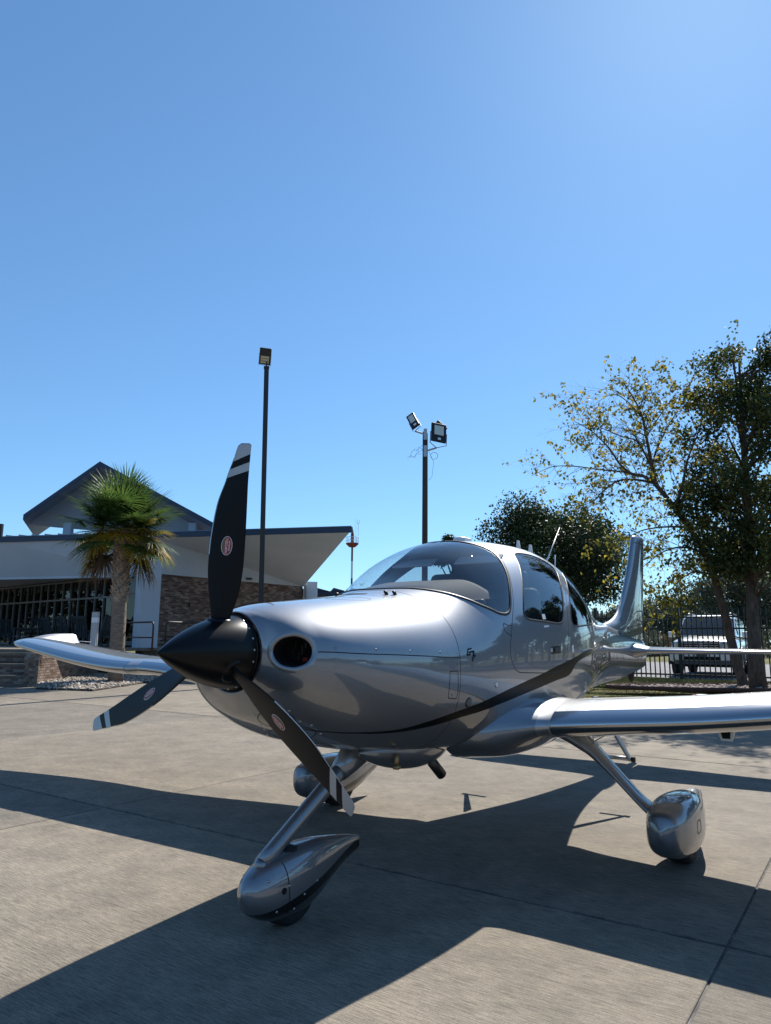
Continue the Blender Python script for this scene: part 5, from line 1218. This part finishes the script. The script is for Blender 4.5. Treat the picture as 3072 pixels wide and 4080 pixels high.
# ------------------------------------------------------------------ low shed behind the terminal's right end
sh = at((1262, 2352), 44); hg = empty('low_shed', (sh.x, 44, 0)); tag(hg, 'low pale shed with dark ribbed roof edge past the terminal canopy', 'building')
zt = at((1300, 2352), 44).z
mb = MB(); mb.box((3.5, 2, (zt - .35) / 2), (9, 4, zt - .35)); mb.build('wall', mat('shed_wall', (.36, .345, .325), .9), hg)
mb = MB(); mb.box((3.5, 1.7, zt - .22), (9.4, 5, .24)); mb.build('roof_edge', NAVY, hg)
for k in range(9): mb = MB(); mb.add([(-1.2 + k * 1.05, -.85, zt - .12), (-.15 + k * 1.05, -.85, zt - .12), (-1.0 + k * 1.05, -.85, zt + .10), (-1.2 + k * 1.05, 3, zt - .12), (-.15 + k * 1.05, 3, zt - .12), (-1.0 + k * 1.05, 3, zt + .10)], [(0, 1, 2), (0, 2, 5, 3), (1, 4, 5, 2)]); mb.build('roof_rib', NAVY, hg)

# ------------------------------------------------------------------ palm
def palm():
    base = at((462, 2683), 22.2); Y = base.y; r = random.Random(21)
    e = empty('palm_tree', (base.x, base.y, .05)); tag(e, 'cabbage palm with green fan leaves and drooping brown dead fronds in the gravel bed', 'palm tree')
    top = at((492, 2105), Y); H = top.z - .05; lx = top.x - base.x
    BARK = mat('palm_bark', (.16, .115, .08), .95); b = NB(BARK); p = b.coord('Object'); n1 = b.noise(b.coord('Object', (6, 6, 22)), 1, 4, .7); b.col(b.ramp(n1.outputs[0], [(.3, (.12, .088, .066)), (.55, (.24, .185, .145)), (.8, (.36, .29, .235))])); b.bump(n1.outputs[0], .8, .03)
    BOOT = mat('palm_boot', (.26, .20, .15), .9); b = NB(BOOT); n1 = b.noise(b.coord('Object', (5, 5, 9)), 2, 4); b.col(b.ramp(n1.outputs[0], [(.3, (.17, .12, .09)), (.6, (.36, .28, .22)), (.85, (.52, .44, .37))]))
    mb = MB(); n = 14; mb.tube([(lx * t, 0, H * t) for t in np.linspace(0, 1, n)], [.225 - .02 * t + .015 * sin(t * 40) for t in np.linspace(0, 1, n)], 16); mb.build('trunk', BARK, e, True)
    mb = MB()                                     # criss-cross stubs of old leaf bases on the upper trunk
    for k in range(210):
        t = .50 + .50 * k / 210; a = k * 2.399; R_ = .20; c = Vector((lx * t + R_ * cos(a), R_ * sin(a), H * t)); d = Vector((cos(a), sin(a), 0)); s_ = Vector((-sin(a), cos(a), 0)); sk = (1 if k % 2 else -1) * .09
        w_ = r.uniform(.06, .10); hh = r.uniform(.15, .27); o_ = r.uniform(.04, .11)
        V = [c - s_ * w_, c + s_ * w_, c + s_ * (w_ * .45 + sk) + Vector((0, 0, hh)) + d * o_, c - s_ * (w_ * .45 - sk) + Vector((0, 0, hh)) + d * o_, c - d * .05 - s_ * w_ * .5 + Vector((0, 0, hh * .5)), c - d * .05 + s_ * w_ * .5 + Vector((0, 0, hh * .5))]
        mb.add(V, [(0, 1, 2, 3), (1, 5, 2), (0, 3, 4), (3, 2, 5, 4)])
    mb.build('leaf_boots', BOOT, e, False, 'stuff')
    GM = []
    for nm, cs in (('palm_green', ((.030, .065, .014), (.065, .115, .024), (.12, .165, .038))), ('palm_yellow', ((.18, .17, .02), (.42, .30, .025), (.46, .22, .025))), ('palm_dead', ((.055, .035, .022), (.12, .075, .045), (.20, .14, .085)))):
        m = mat(nm, cs[1], .45, spec=.5); b = NB(m); n1 = b.noise(b.coord('Object'), 5, 3); b.col(b.ramp(n1.outputs[0], [(.3, cs[0]), (.5, cs[1]), (.75, cs[2])])); tl = b.n('ShaderNodeBsdfTranslucent'); b.l(b.b.inputs['Base Color'].links[0].from_socket, tl.inputs['Color']); mx = b.n('ShaderNodeMixShader'); mx.inputs[0].default_value = .5; b.l(b.b.outputs[0], mx.inputs[1]); b.l(tl.outputs[0], mx.inputs[2]); b.l(mx.outputs[0], m.node_tree.nodes['Material Output'].inputs['Surface']); GM.append(m)
    cen = Vector((lx, 0, H))
    def frond(i, az, el, droop, kind, L=.95, stem=.85):
        d = Vector((cos(az) * cos(el), sin(az) * cos(el), sin(el))); mb = MB(); p = [cen + Vector((0, 0, -.1)) + d * .1]
        dd = d.copy()
        for k in range(5): p.append(p[-1] + dd * stem / 5); dd = (dd + Vector((0, 0, -droop * .10))).normalized()
        mb.tube(p, [.022, .018, .015, .013, .011, .010], 4)
        hub = p[-1]; ax = dd; side = ax.cross(Vector((0, 0, 1)))
        if side.length < .1: side = Vector((1, 0, 0))
        side.normalize(); upv = side.cross(ax).normalized(); ns_ = 34
        for k in range(ns_):
            f = -1 + 2 * k / (ns_ - 1); ang = f * radians(118); q = (ax * cos(ang) + side * sin(ang) + upv * (.18 - .35 * abs(f)) + Vector((r.uniform(-.05, .05),) * 3)).normalized(); ln = L * (1 - .28 * abs(f)) * r.uniform(.88, 1.08)
            wv = q.cross(upv).normalized() * (.020); a0 = hub; V = []; dv = q.copy(); pos = a0.copy()
            dr = droop * r.uniform(.5, 1.5)
            for j in range(4):
                wj = (.35, 1, .75, .05)[j]; V += [pos - wv * wj, pos + wv * wj]; pos = pos + dv * ln / 3; dv = (dv + Vector((0, 0, -dr * (.12 + .22 * j)))).normalized()
            mb.add(V, [(0, 1, 3, 2), (2, 3, 5, 4), (4, 5, 7, 6)])
        o = mb.build('frond', GM[kind], e)
    k = 0
    for i in range(54):
        az = i * 2.39996 + r.uniform(-.2, .2); t = i / 53; el = radians(84 - 104 * t + r.uniform(-8, 8)); frond(i, az, el, .2 + .6 * t, 1 if (t > .62 and r.random() < .36) else 0, r.uniform(.9, 1.15), r.uniform(.5, 1.2))
    for i in range(26): frond(0, i * 2.39996 + .7, radians(r.uniform(-14, 40)), .55, 1 if i % 6 == 0 else 0, r.uniform(.8, 1.05), r.uniform(.3, .75))
    for az, el, st in ((2.7, -30, .95), (.3, -36, 1.0), (-.3, -40, 1.1), (2.95, -44, 1.0), (0.05, -34, 1.2), (3.2, -30, 1.15)): frond(0, az, radians(el), 2.6, 2, 1.05, st)
    for az, el, st in ((2.95, -22, .9), (-.6, -26, .95), (3.9, -20, .95), (.1, -16, 1.05), (3.3, -5, 1.0), (.5, -4, 1.0), (3.05, -34, 1.1), (-.15, -8, 1.1)): frond(0, az, radians(el), 1.5, 1, .95, st)
    SD = mat('palm_seed_stalk', (.26, .19, .07), .8)                     # hanging seed clusters
    for az in (2.8, .1, -.7, 3.5):
        mb = MB(); d = Vector((cos(az), sin(az), 0))
        for j in range(150):
            t = r.random(); c = cen + d * (.35 + .55 * sin(t * 1.5) + r.uniform(-.12, .12)) + Vector((-d.y, d.x, 0)) * r.uniform(-.14, .14) + Vector((0, 0, -.15 - 1.45 * t * t + r.uniform(-.1, .1))); s_ = r.uniform(.012, .026)
            mb.add([c + Vector((s_, 0, 0)), c + Vector((-s_, s_, 0)), c + Vector((-s_, -s_, 0)), c + Vector((0, 0, s_ * 1.6)), c - Vector((0, 0, s_ * 1.6))], [(0, 1, 3), (1, 2, 3), (2, 0, 3), (1, 0, 4), (2, 1, 4), (0, 2, 4)])
        mb.build('seed_cluster', SD, e, False, 'stuff')
palm()
# ------------------------------------------------------------------ broadleaf trees
def leaf_mat(name, cols, tr=.35):
    m = bpy.data.materials.new(name); m.use_nodes = True; MATS[name] = m; b = NB(m); a = b.n('ShaderNodeAttribute', attribute_name='rnd')
    c = b.ramp(a.outputs['Fac'], cols); b.col(c); b.b.inputs['Roughness'].default_value = .55; b.b.inputs['Specular IOR Level'].default_value = .28
    t = b.n('ShaderNodeBsdfTranslucent'); b.l(c, t.inputs['Color']); mx = b.n('ShaderNodeMixShader'); mx.inputs[0].default_value = tr
    out = m.node_tree.nodes['Material Output']; b.l(b.b.outputs[0], mx.inputs[1]); b.l(t.outputs[0], mx.inputs[2]); b.l(mx.outputs[0], out.inputs['Surface']); return m
L_OAK = leaf_mat('oak_leaves', [(0, (.013, .024, .008)), (.5, (.028, .046, .014)), (.85, (.045, .066, .02)), (1, (.06, .082, .028))], .25)
L_DENSE = leaf_mat('dense_leaves', [(0, (.022, .036, .012)), (.5, (.05, .072, .022)), (.85, (.10, .115, .034)), (1, (.19, .17, .038))], .48)
L_BIRCH = leaf_mat('yellowing_leaves', [(0, (.065, .085, .018)), (.35, (.14, .145, .028)), (.7, (.26, .22, .034)), (1, (.40, .29, .036))], .62)
L_FAR = leaf_mat('far_leaves', [(0, (.05, .066, .042)), (.5, (.085, .105, .066)), (1, (.13, .15, .095))], .25)
def m_bark(name, c0, c1):
    m = mat(name, c0, .95); b = NB(m); n1 = b.noise(b.pos((9, 9, 3)), 1.5, 5, .7); n2 = b.noise(b.pos((40, 40, 10)), 1, 3); b.col(b.ramp(n1.outputs[0], [(.3, c0), (.7, c1)])); b.bump(n1.outputs[0], 1.0, .05); return m
BARK1 = m_bark('rough_bark', (.045, .034, .026), (.15, .115, .09)); BARK2 = m_bark('oak_bark', (.03, .025, .02), (.09, .075, .06))
def leaves(P, D, size, seed, rg_=None, flat=.5):
    """leaf-shaped quads (two triangles with a fold) at points P"""
    r = np.random.default_rng(seed); n = len(P); a = r.normal(0, 1, (n, 3)); a[:, 2] -= .5; a /= np.linalg.norm(a, axis=1, keepdims=True)
    b_ = np.cross(a, r.normal(0, 1, (n, 3))); b_ /= np.linalg.norm(b_, axis=1, keepdims=True); c_ = np.cross(a, b_)
    s = size * r.uniform(.65, 1.25, (n, 1)); V = np.stack([P, P + a * s * .5 + b_ * s * .34 + c_ * s * .1, P + a * s * 1.05, P + a * s * .5 - b_ * s * .34 + c_ * s * .1], 1)
    F = (np.array([[0, 1, 2, 3]])[None] + (np.arange(n) * 4)[:, None, None]).reshape(-1, 4); return V.reshape(-1, 3), F
def crown_obj(name, P, size, m, parent, seed, rnd=None, org=Vector()):
    P = np.asarray(P); V, F = leaves(P - np.array(org), None, size, seed); o = fast_mesh(name, V, F, m, parent, 'stuff'); a = o.data.attributes.new('rnd', 'FLOAT', 'FACE')
    r = np.random.default_rng(seed + 1); a.data.foreach_set('value', (r.random(len(P)) if rnd is None else np.clip(rnd + r.normal(0, .12, len(P)), 0, 1)).astype(np.float32)); return o
def clumps(cs, rad, per, seed, gap=.0):
    """points on fuzzy shells of clumps (centres cs, radii rad)"""
    r = np.random.default_rng(seed); out = []; rn = []
    for c, q in zip(cs, rad):
        n = int(per * (q / np.mean(rad))**2); d = r.normal(0, 1, (n, 3)); d /= np.linalg.norm(d, axis=1, keepdims=True); rr = q * np.clip(r.normal(.78, .24, (n, 1)), .05, 1.5)
        out.append(np.array(c) + d * rr * np.array([1, 1, .8])); rn.append(np.full(n, r.random()))
    return np.vstack(out), np.concatenate(rn)
def oak(name, base, H, rx, zc, rz, nc, per, leaf, m, label, seed, grp=None, flat_bottom=True, trunk_r=.35, cat='tree'):
    r = random.Random(seed); e = empty(name, base); tag(e, label, cat, grp); base = Vector(base); cs = []; rad = []
    while len(cs) < nc:
        d = Vector((r.gauss(0, 1), r.gauss(0, 1), r.gauss(0, 1))).normalized() * r.uniform(.45, .95)
        if flat_bottom and d.z < -.55: continue
        cs.append((d.x * rx, d.y * rx, zc + d.z * rz)); rad.append(r.uniform(.16, .30) * rx)
    P, rn = clumps(cs, rad, per, seed); crown_obj('crown', P, leaf, m, e, seed, rn)
    mb = MB(); mb.tube([(0, 0, -.1), (.05, 0, zc * .3), (.0, .05, zc * .62)], [trunk_r, trunk_r * .8, trunk_r * .6], 10)
    for k in range(0, nc, 2):
        c = Vector(cs[k]); s_ = Vector((0, .05, zc * r.uniform(.45, .62))); mid = s_.lerp(c, .5) + Vector((0, 0, -.12 * rz)); mb.tube([s_, mid, c], [trunk_r * .45, trunk_r * .25, trunk_r * .06], 6)
    mb.build('trunk', BARK2, e, True); return e
ob = at((2175, 2560), 45); oak('oak_tree', (ob.x, 45, .25), 11, 5.6, 5.9, 3.75, 70, 900, .17, L_OAK, 'broad dark oak rising behind the aircraft cabin', 31)
# second small crown peeping over the cabin roof
p_ = at((1835, 2560), 62); oak('oak_tree', (p_.x, 62, .2), 9, 2.2, 8.6, 1.6, 18, 400, .2, L_OAK, 'small dark tree top peeping over the cabin roof by the antennas', 33)
# dense tree on the right
def dense_tree():
    base = gnd((3023, 2748), ZL); e = empty('dense_tree', base); tag(e, 'tall dense green tree on an upright trunk in the stone mulch', 'tree'); r = random.Random(5)
    mb = MB(); tr = [Vector((0, 0, -.05)), Vector((-.02, 0, .9)), Vector((.04, .02, 2.2)), Vector((.10, 0, 4.2)), Vector((.15, 0, 6.2)), Vector((.2, 0, 7.9))]
    mb.tube(tr, [.205, .145, .125, .095, .06, .02], 12); cs = []; rad = []
    for k in range(165):
        z = r.uniform(2.75, 8.0) if k < 110 else r.uniform(2.7, 5.0); w_ = 1.55 * (1 - ((z - 4.6) / 4.6)**2)**.5
        w_ = max(.35, w_ * (1 - .12 * max(0, z - 6))); a = r.uniform(0, 2 * pi); d = w_ * r.uniform(.35, 1.0); c = Vector((.22 + d * cos(a), d * sin(a), z)); cs.append(c); rad.append(r.uniform(.26, .46))
        if k % 2 == 0:
            s_ = Vector((.1, 0, max(1.8, z - .9 * d))); mb.tube([s_, s_.lerp(c, .55) + Vector((0, 0, -.05)), c], [.04, .022, .006], 5)
    mb.build('trunk', BARK1, e, True); P, rn = clumps(cs, rad, 185, 6)
    # loose outer sprays
    rgx = np.random.default_rng(8); ex = []
    for k in range(110):
        c = cs[r.randrange(len(cs))]; d = Vector((c.x, c.y, r.uniform(.2, 1.0))).normalized(); s_ = Vector(c) + d * .3
        for j in range(16): ex.append((s_ + d * j * .045 + Vector((r.gauss(0, .05), r.gauss(0, .05), r.gauss(0, .05))))[:])
    P = np.vstack([P, ex]); rn = np.concatenate([rn, rgx.random(len(ex)) * .6 + .3]); crown_obj('crown', P, .09, L_DENSE, e, 7, rn)
dense_tree()
# sparse yellowing birch with arching limbs (limbs traced at its own distance, then branching in depth)
def birch():
    Yb = gnd((2965, 2738), ZL).y; base = gnd((2965, 2738), ZL); e = empty('birch_tree', base); tag(e, 'leaning sparse tree with arching bare twigs and yellow leaves', 'tree'); r = random.Random(12)
    def q(px, py, dy=0): return at((px, py), Yb + dy) - base
    mb = MB(); tips = []
    limbs = [([(2968, 2745, 0), (2925, 2600, .05), (2875, 2400, .1), (2825, 2240, .1), (2765, 2130, .1), (2700, 2040, .05), (2650, 1975, 0), (2610, 1928, 0)], .13, .058),
             ([(2610, 1928, 0), (2592, 1830, -.1), (2575, 1740, -.2), (2555, 1650, -.3), (2515, 1570, -.3), (2480, 1520, -.3)], .06, .010),
             ([(2610, 1928, 0), (2560, 1895, .2), (2520, 1890, .4), (2470, 1850, .6), (2430, 1790, .7), (2360, 1720, .8), (2290, 1680, .8)], .05, .008),
             ([(2606, 1925, 0), (2540, 1912, -.3), (2465, 1915, -.6), (2400, 1960, -.8), (2340, 2030, -1.0)], .04, .006),
             ([(2560, 1895, .2), (2480, 1880, .5), (2380, 1870, .8), (2290, 1858, .9), (2200, 1860, 1.0), (2120, 1895, 1.0)], .03, .005),
             ([(2620, 1935, 0), (2600, 1850, .5), (2640, 1740, .8), (2700, 1640, 1.0), (2760, 1590, 1.2)], .04, .006),
             ([(2690, 2030, 0), (2720, 1930, -.5), (2740, 1830, -.8), (2790, 1700, -1.0), (2800, 1600, -1.0)], .05, .006),
             ([(2700, 2040, 0), (2760, 1900, .4), (2800, 1850, .5), (2830, 1760, .6)], .04, .008),
             ([(2590, 1850, 0), (2540, 1760, .4), (2480, 1740, .8), (2380, 1700, 1.2), (2310, 1690, 1.3)], .03, .005),
             ([(2800, 2200, .1), (2720, 2180, -.5), (2640, 2200, -.9), (2560, 2260, -1.1)], .04, .006),
             ([(2740, 2100, .1), (2640, 2100, .5), (2540, 2120, .8), (2450, 2180, 1.0)], .035, .006),
             ([(2840, 2290, .1), (2760, 2280, -.3), (2690, 2330, -.6), (2640, 2400, -.8)], .03, .005),
             ([(2555, 1660, -.3), (2500, 1600, -.2), (2440, 1570, 0), (2370, 1610, .2)], .02, .004), ([(2575, 1740, -.2), (2640, 1640, -.5), (2700, 1560, -.8)], .02, .004)]
    nodes = []
    for pts_, r0, r1 in limbs:
        P = resample([tuple(q(*p)) for p in pts_], .18, False); n = len(P); rad = [r0 + (r1 - r0) * (k / (n - 1))**.8 for k in range(n)]; mb.tube([Vector(p) for p in P], rad, 8)
        if r0 < .1:
            for k in range(1, n): nodes.append((Vector(P[k]), (Vector(P[k]) - Vector(P[k - 1])).normalized(), rad[k]))
    P = resample([tuple(q(*p)) for p in limbs[0][0]], .18, False)
    for k in range(int(len(P) * .45), len(P)): nodes.append((Vector(P[k]), (Vector(P[k]) - Vector(P[k - 1])).normalized(), .05))
    LP = []; LR = []
    def twig(p, d, L, rad, depth, leafy):
        n = max(4, int(L / .09)); pts_ = [p]; dd = d.copy()
        for k in range(n):
            dd = (dd + Vector((r.gauss(0, .10), r.gauss(0, .10), r.gauss(0, .08) - .075 * (k / n)))).normalized(); pts_.append(pts_[-1] + dd * L / n)
        mb.tube(pts_, [rad * (1 - .8 * k / n) for k in range(n + 1)], 4, 0, False)
        for k in range(1, n + 1):
            if leafy and r.random() < leafy * (.35 + .65 * k / n):
                for j in range(r.choice((1, 2, 2, 3))): LP.append((pts_[k] + Vector((r.gauss(0, .03), r.gauss(0, .03), r.gauss(0, .03))))[:]); LR.append(r.random())
            if depth > 0 and r.random() < .36:
                s_ = dd.cross(Vector((r.gauss(0, 1), r.gauss(0, 1), r.gauss(0, 1)))).normalized(); twig(pts_[k], (dd * .75 + s_ * .7).normalized(), L * r.uniform(.4, .65), max(.002, rad * .55), depth - 1, leafy if r.random() < .75 else leafy * .25)
    for p, d, rad in nodes:
        for j in range(2 if rad < .04 else 1):
            if r.random() < .80:
                s_ = d.cross(Vector((r.gauss(0, 1), r.gauss(0, 1), r.gauss(0, 1)))).normalized(); twig(p, (d * .6 + s_ * .8 + Vector((0, 0, .12))).normalized(), r.uniform(.5, 1.1), min(.012, rad * .4), 2, r.choice((.03, .2, .5, .8)))
    mb.build('trunk', BARK1, e, True); crown_obj('crown', np.array(LP), .098, L_BIRCH, e, 13, np.array(LR))
birch()
# more trees along the fence line past the right edge (seen mirrored in the fuselage and the storefront)
for i, (az, D, H, rx) in enumerate(((44, 33, 9.5, 3.4), (48.5, 36, 11, 3.8), (52, 34, 10, 3.4), (55, 38, 12, 4.0), (58.5, 36, 10.5, 3.6), (62, 41, 10, 3.8), (66, 52, 10, 4.2), (70.5, 60, 9, 4.4))):
    oak('oak_tree', (sin(radians(az)) * D, cos(radians(az)) * D, .2), H, rx, H * .58, H * .42, 30, 420, .26, L_OAK, 'dark oak in the row past the end of the black fence', 140 + i, 'oaks past the end of the fence', False, .28)
for i, (x, y, H, rx) in enumerate(((-36, 37, 11, 3.8), (-43, 44, 13, 4.4), (-40, 50, 12, 4.2), (-52, 50, 14, 4.8), (-50, 60, 13, 4.6), (-62, 58, 14, 5.0), (-58, 68, 13, 4.8))):
    oak('oak_tree', (x, y, 0), H, rx, H * .55, H * .46, 30, 300, .34, L_OAK, 'dark oak past the far end of the glass storefront', 160 + i, 'oaks past the end of the terminal', False, .3)
# trees beyond the lot
for i, (px, Y, H, rx, lb) in enumerate(((2660, 78, 6.2, 5.0, 'rounded grey-green tree beyond the lot, above the fence top'), (2490, 70, 4.2, 3.6, 'pale green tree beyond the fence beside the tail fin'), (2960, 62, 9.5, 5.2, 'dark green tree beyond the lot behind the dense tree trunk'), (3120, 58, 8.5, 4.5, 'dark green tree past the lot at the end of the fence'), (2790, 88, 4.2, 4.0, 'low grey-green tree far past the parked car'), (2380, 74, 4.5, 3.8, 'low green tree beyond the fence behind the cabin rear window'))):
    c = at((px, 2560), Y); oak('far_tree', (c.x, Y, .2), H, rx, H * .55, H * .45, 34, 420, .24, L_FAR, lb, 50 + i, 'trees beyond the parking lot', False, .25)
for i, (px, Y, s_) in enumerate(((2575, 60, 1.0), (2640, 58, 1.3), (2730, 62, 1.1), (3040, 50, 1.6), (2850, 60, 1.2), (2400, 55, 1.4))):
    c = at((px, 2560), Y); r = random.Random(70 + i); e = empty('shrub', (c.x, Y, .2)); tag(e, ('tawny dry shrub beyond the fence beside the tail fin', 'dark green shrub beyond the lot between fin and parked car', 'tawny dry shrub beyond the lot behind the parked car', 'large dark green shrub beyond the lot behind the dense tree trunk', 'tawny shrub behind the leaning tree trunk, beyond the lot', 'dark green shrub beyond the fence behind the cabin')[i], 'shrub', 'shrubs beyond the lot')
    cs = [(r.uniform(-2.2, 2.2), r.uniform(-.8, .8), r.uniform(.2, 1.2) * s_) for k in range(16)]; P, rn = clumps(cs, [r.uniform(.4, .8) * s_ for k in cs], 260, 80 + i); crown_obj('foliage', P, .13, L_FAR if i % 2 else leaf_mat('dry_shrub%d' % i, [(0, (.07, .06, .03)), (1, (.20, .16, .08))]), e, 90 + i, rn)
# far woodland round the airfield: one uncountable mass on every side
def woodland():
    r = np.random.default_rng(4); C = []; R = []
    for k in range(520):
        a = r.uniform(0, 2 * pi); d = r.uniform(150, 230)
        x, y = sin(a) * d, cos(a) * d
        if y > 0 and abs(x) < y * .62 and x < y * .12: continue      # open sky behind the terminal
        h = r.uniform(7, 13) * (1.25 if y < 0 else .55)
        for j in range(3): C.append((x + r.uniform(-4, 4), y + r.uniform(-4, 4), h * (.25 + .28 * j))); R.append(h * .34)
    P, rn = clumps(C, R, 42, 6); o = crown_obj('far_woodland', P, 1.9, L_FAR, None, 8, rn); tag(o, 'far dark green woodland edging the airfield', 'woodland')
woodland()

# ------------------------------------------------------------------ parked SUV
def suv():
    fl, fr = gnd((2693, 2697), ZL), gnd((2925, 2699), ZL); c = (fl + fr) / 2; e = empty('parked_suv'); tag(e, 'white full-size SUV parked behind the fence with its nose to the apron', 'car')
    PAINT = mat('white_car_paint', (.74, .745, .75), .3, .25, coat=1, coat_rough=.03); GREY = mat('grey_cladding', (.10, .10, .105), .5); CHR = mat('chrome', (.6, .6, .6), .1, 1.0)
    # local frame: x across (image right positive), y back, z up; nose at y = 0
    def sec(y, hw, z0, z1, hwt=None, n=4.5):
        P = []; hwt = hwt or hw * .94
        for k in range(24):
            a = 2 * pi * k / 24; cx = math.copysign(abs(cos(a))**(2 / n), cos(a)); cz = math.copysign(abs(sin(a))**(2 / n), sin(a)); t = (cz + 1) / 2; P.append((cx * (hw + (hwt - hw) * t), y, z0 + (z1 - z0) * t))
        return P
    S = [sec(.0, .80, .50, .98), sec(.04, .90, .42, 1.06), sec(.14, .95, .38, 1.10), sec(.5, .975, .36, 1.15), sec(1.0, .985, .34, 1.19), sec(1.35, .99, .33, 1.22), sec(2.2, .99, .33, 1.24), sec(4.4, .985, .35, 1.24), sec(5.0, .96, .40, 1.22), sec(5.14, .90, .48, 1.15)]
    V = sum(S, []); F = grid_faces(len(S), 24, True) + [tuple(range(23, -1, -1)), tuple(range(9 * 24, 10 * 24))]; body_ = mesh_obj('body', V, F, PAINT, e, True)
    # greenhouse
    G = [(1.25, .86, .80, 1.20, 1.24), (1.55, .86, .76, 1.20, 1.52), (1.90, .87, .73, 1.20, 1.80), (2.10, .87, .72, 1.20, 1.87), (2.6, .87, .72, 1.2, 1.90), (4.4, .86, .71, 1.2, 1.88), (4.9, .84, .69, 1.2, 1.80), (5.05, .82, .68, 1.2, 1.5)]
    V = []; ring = [(-1, 0), (-1, .5), (-1, .9), (-.9, 1), (-.45, 1.012), (0, 1.018), (.45, 1.012), (.9, 1), (1, .9), (1, .5), (1, 0)]
    for y, hb, ht, zb, zt_ in G:
        for x, t in ring: V.append((x * (hb + (ht - hb) * t), y, zb + (zt_ - zb) * t))
    mesh_obj('cabin', V, grid_faces(len(G), len(ring)), PAINT, e, True)
    def quad(name, P, m, par=e): return mesh_obj(name, P, [tuple(range(len(P)))], m, par)
    DG = mat('dark_car_glass', (.012, .013, .015), .05)
    nr = len(ring); Vw = [Vector(V[r_ * nr + k]) + Vector((0, -.014, .014)) for r_ in range(3) for k in range(2, 9)]
    for k, v in enumerate(Vw): v.x *= .96
    mesh_obj('windshield', Vw, grid_faces(3, 7), mat('tinted_windscreen', (.05, .055, .06), .06), e, True)
    for s in (-1, 1):
        for y0, y1 in ((1.75, 2.55), (2.62, 3.5), (3.57, 4.75)):
            yt0 = max(y0, 2.02); quad('side_window', [(s * .868, y0, 1.27), (s * .868, y1, 1.27), (s * .765, y1 - .08, 1.78), (s * .765, yt0, 1.76)], mat('dark_car_glass', (.012, .013, .015), .05))
        mb = MB(); mb.box((s * 1.09, 1.62, 1.27), (.24, .10, .18)); bevel(mb.build('mirror', PAINT, e), .04, 3)
        mb = MB(); mb.add([(s * .50, -.012, .80), (s * .83, .055, .80), (s * .90, .12, .86), (s * .88, .10, 1.03), (s * .60, .0, 1.03), (s * .52, -.01, .98)], [(0, 1, 2, 3, 4, 5)]); hl = mb.build('headlight', mat('headlight_glass', (.30, .31, .32), .08, .2, coat=1), e)
        mb = MB(); mb.tube([(s * .70, .05, .92), (s * .70, -.005, .92)], [.085, .075], 14); mb.build('reflector', CHR, hl)
        mb = MB(); mb.box((s * .90, .10, .93), (.05, .07, .13)); mb.build('indicator', mat('amber_lens', (.55, .20, .03), .2), hl)
        mb = MB(); mb.tube([(s * .72, -.05, .55), (s * .72, .02, .55)], .07, 12); mb.build('fog_lamp', mat('fog_glass', (.5, .5, .5), .1), e)
        for y in (.98, 4.05):
            mb = MB(); mb.tube([(s * .98, y, .385), (s * .72, y, .385)], .385, 24); w_ = mb.build('wheel', RUBBER, e); bevel(w_, .05, 3)
            mb = MB(); mb.tube([(s * .992, y, .385), (s * .95, y, .385)], .24, 16); mb.build('hub', mat('alloy', (.35, .35, .36), .35, .9), w_)
            mb = MB(); mb.tube([(s * 1.0, y + .46 * cos(t), .40 + .46 * sin(t)) for t in np.linspace(-.1, pi + .1, 14)], .045, 6); mb.build('wheel_arch', GREY, e, True)
    mb = MB(); mb.box((0, .01, .60), (1.80, .20, .26)); bevel(mb.build('bumper', PAINT, e), .06, 3)
    mb = MB(); mb.box((0, .02, .44), (1.5, .2, .12)); mb.build('air_dam', GREY, e)
    mb = MB(); mb.box((0, -.08, .56), (.95, .05, .10)); mb.build('lower_intake', DARK, e)
    mb = MB(); mb.box((0, .0, .90), (.98, .06, .27)); gr = bevel(mb.build('grille', DARK, e), .02, 2)
    for z in (.815, .875, .935, .995): mb = MB(); mb.box((0, -.036, z), (.92, .02, .024)); mb.build('grille_bar', CHR, gr)
    mb = MB(); mb.box((0, -.03, 1.045), (1.0, .04, .035)); mb.build('grille_trim', PAINT, gr)
    mb = MB(); el = lambda rx, rz_, cx=0, cz=0: [(cx + rx * cos(t), -.052, .905 + cz + rz_ * sin(t)) for t in np.linspace(0, 2 * pi, 25)]
    mb.tube(el(.105, .072), .009, 6); mb.tube(el(.036, .066), .007, 6); mb.tube(el(.075, .026, 0, .04), .007, 6); mb.build('emblem', CHR, gr, True)
    tv, tf = text_mesh('V8', .06); mesh_obj('badge', [(v[0] + .36, -.05, .905 + v[1]) for v in tv], tf, CHR, gr)
    mb = MB(); mb.box((0, -.10, .66), (.30, .01, .15)); mb.build('front_plate', GREY, e)
    for s in (-1, 1): mb = MB(); mb.tube([(s * .62, 2.3, 1.93), (s * .62, 2.4, 1.965), (s * .62, 4.4, 1.955), (s * .62, 4.5, 1.91)], .022, 6); mb.build('roof_rail', GREY, e)
    for s in (-1, 1): mb = MB(); mb.tube([(s * .1, 1.30, 1.262), (s * .1 + .62, 1.36, 1.31)], .01, 4); mb.build('wiper', BLKMET, e)
    mb = MB(); mb.box((0, 2.6, .35), (1.7, 4.6, .1)); mb.build('underbody', DARK, e)
    mb = MB(); mb.box((1.03, 2.5, .42), (.12, 1.9, .05)); mb.build('running_board', GREY, e)
    e.location = (c.x - .30, c.y - .60, ZL + .012); e.rotation_euler = (0, 0, radians(-31)); return e
suv()
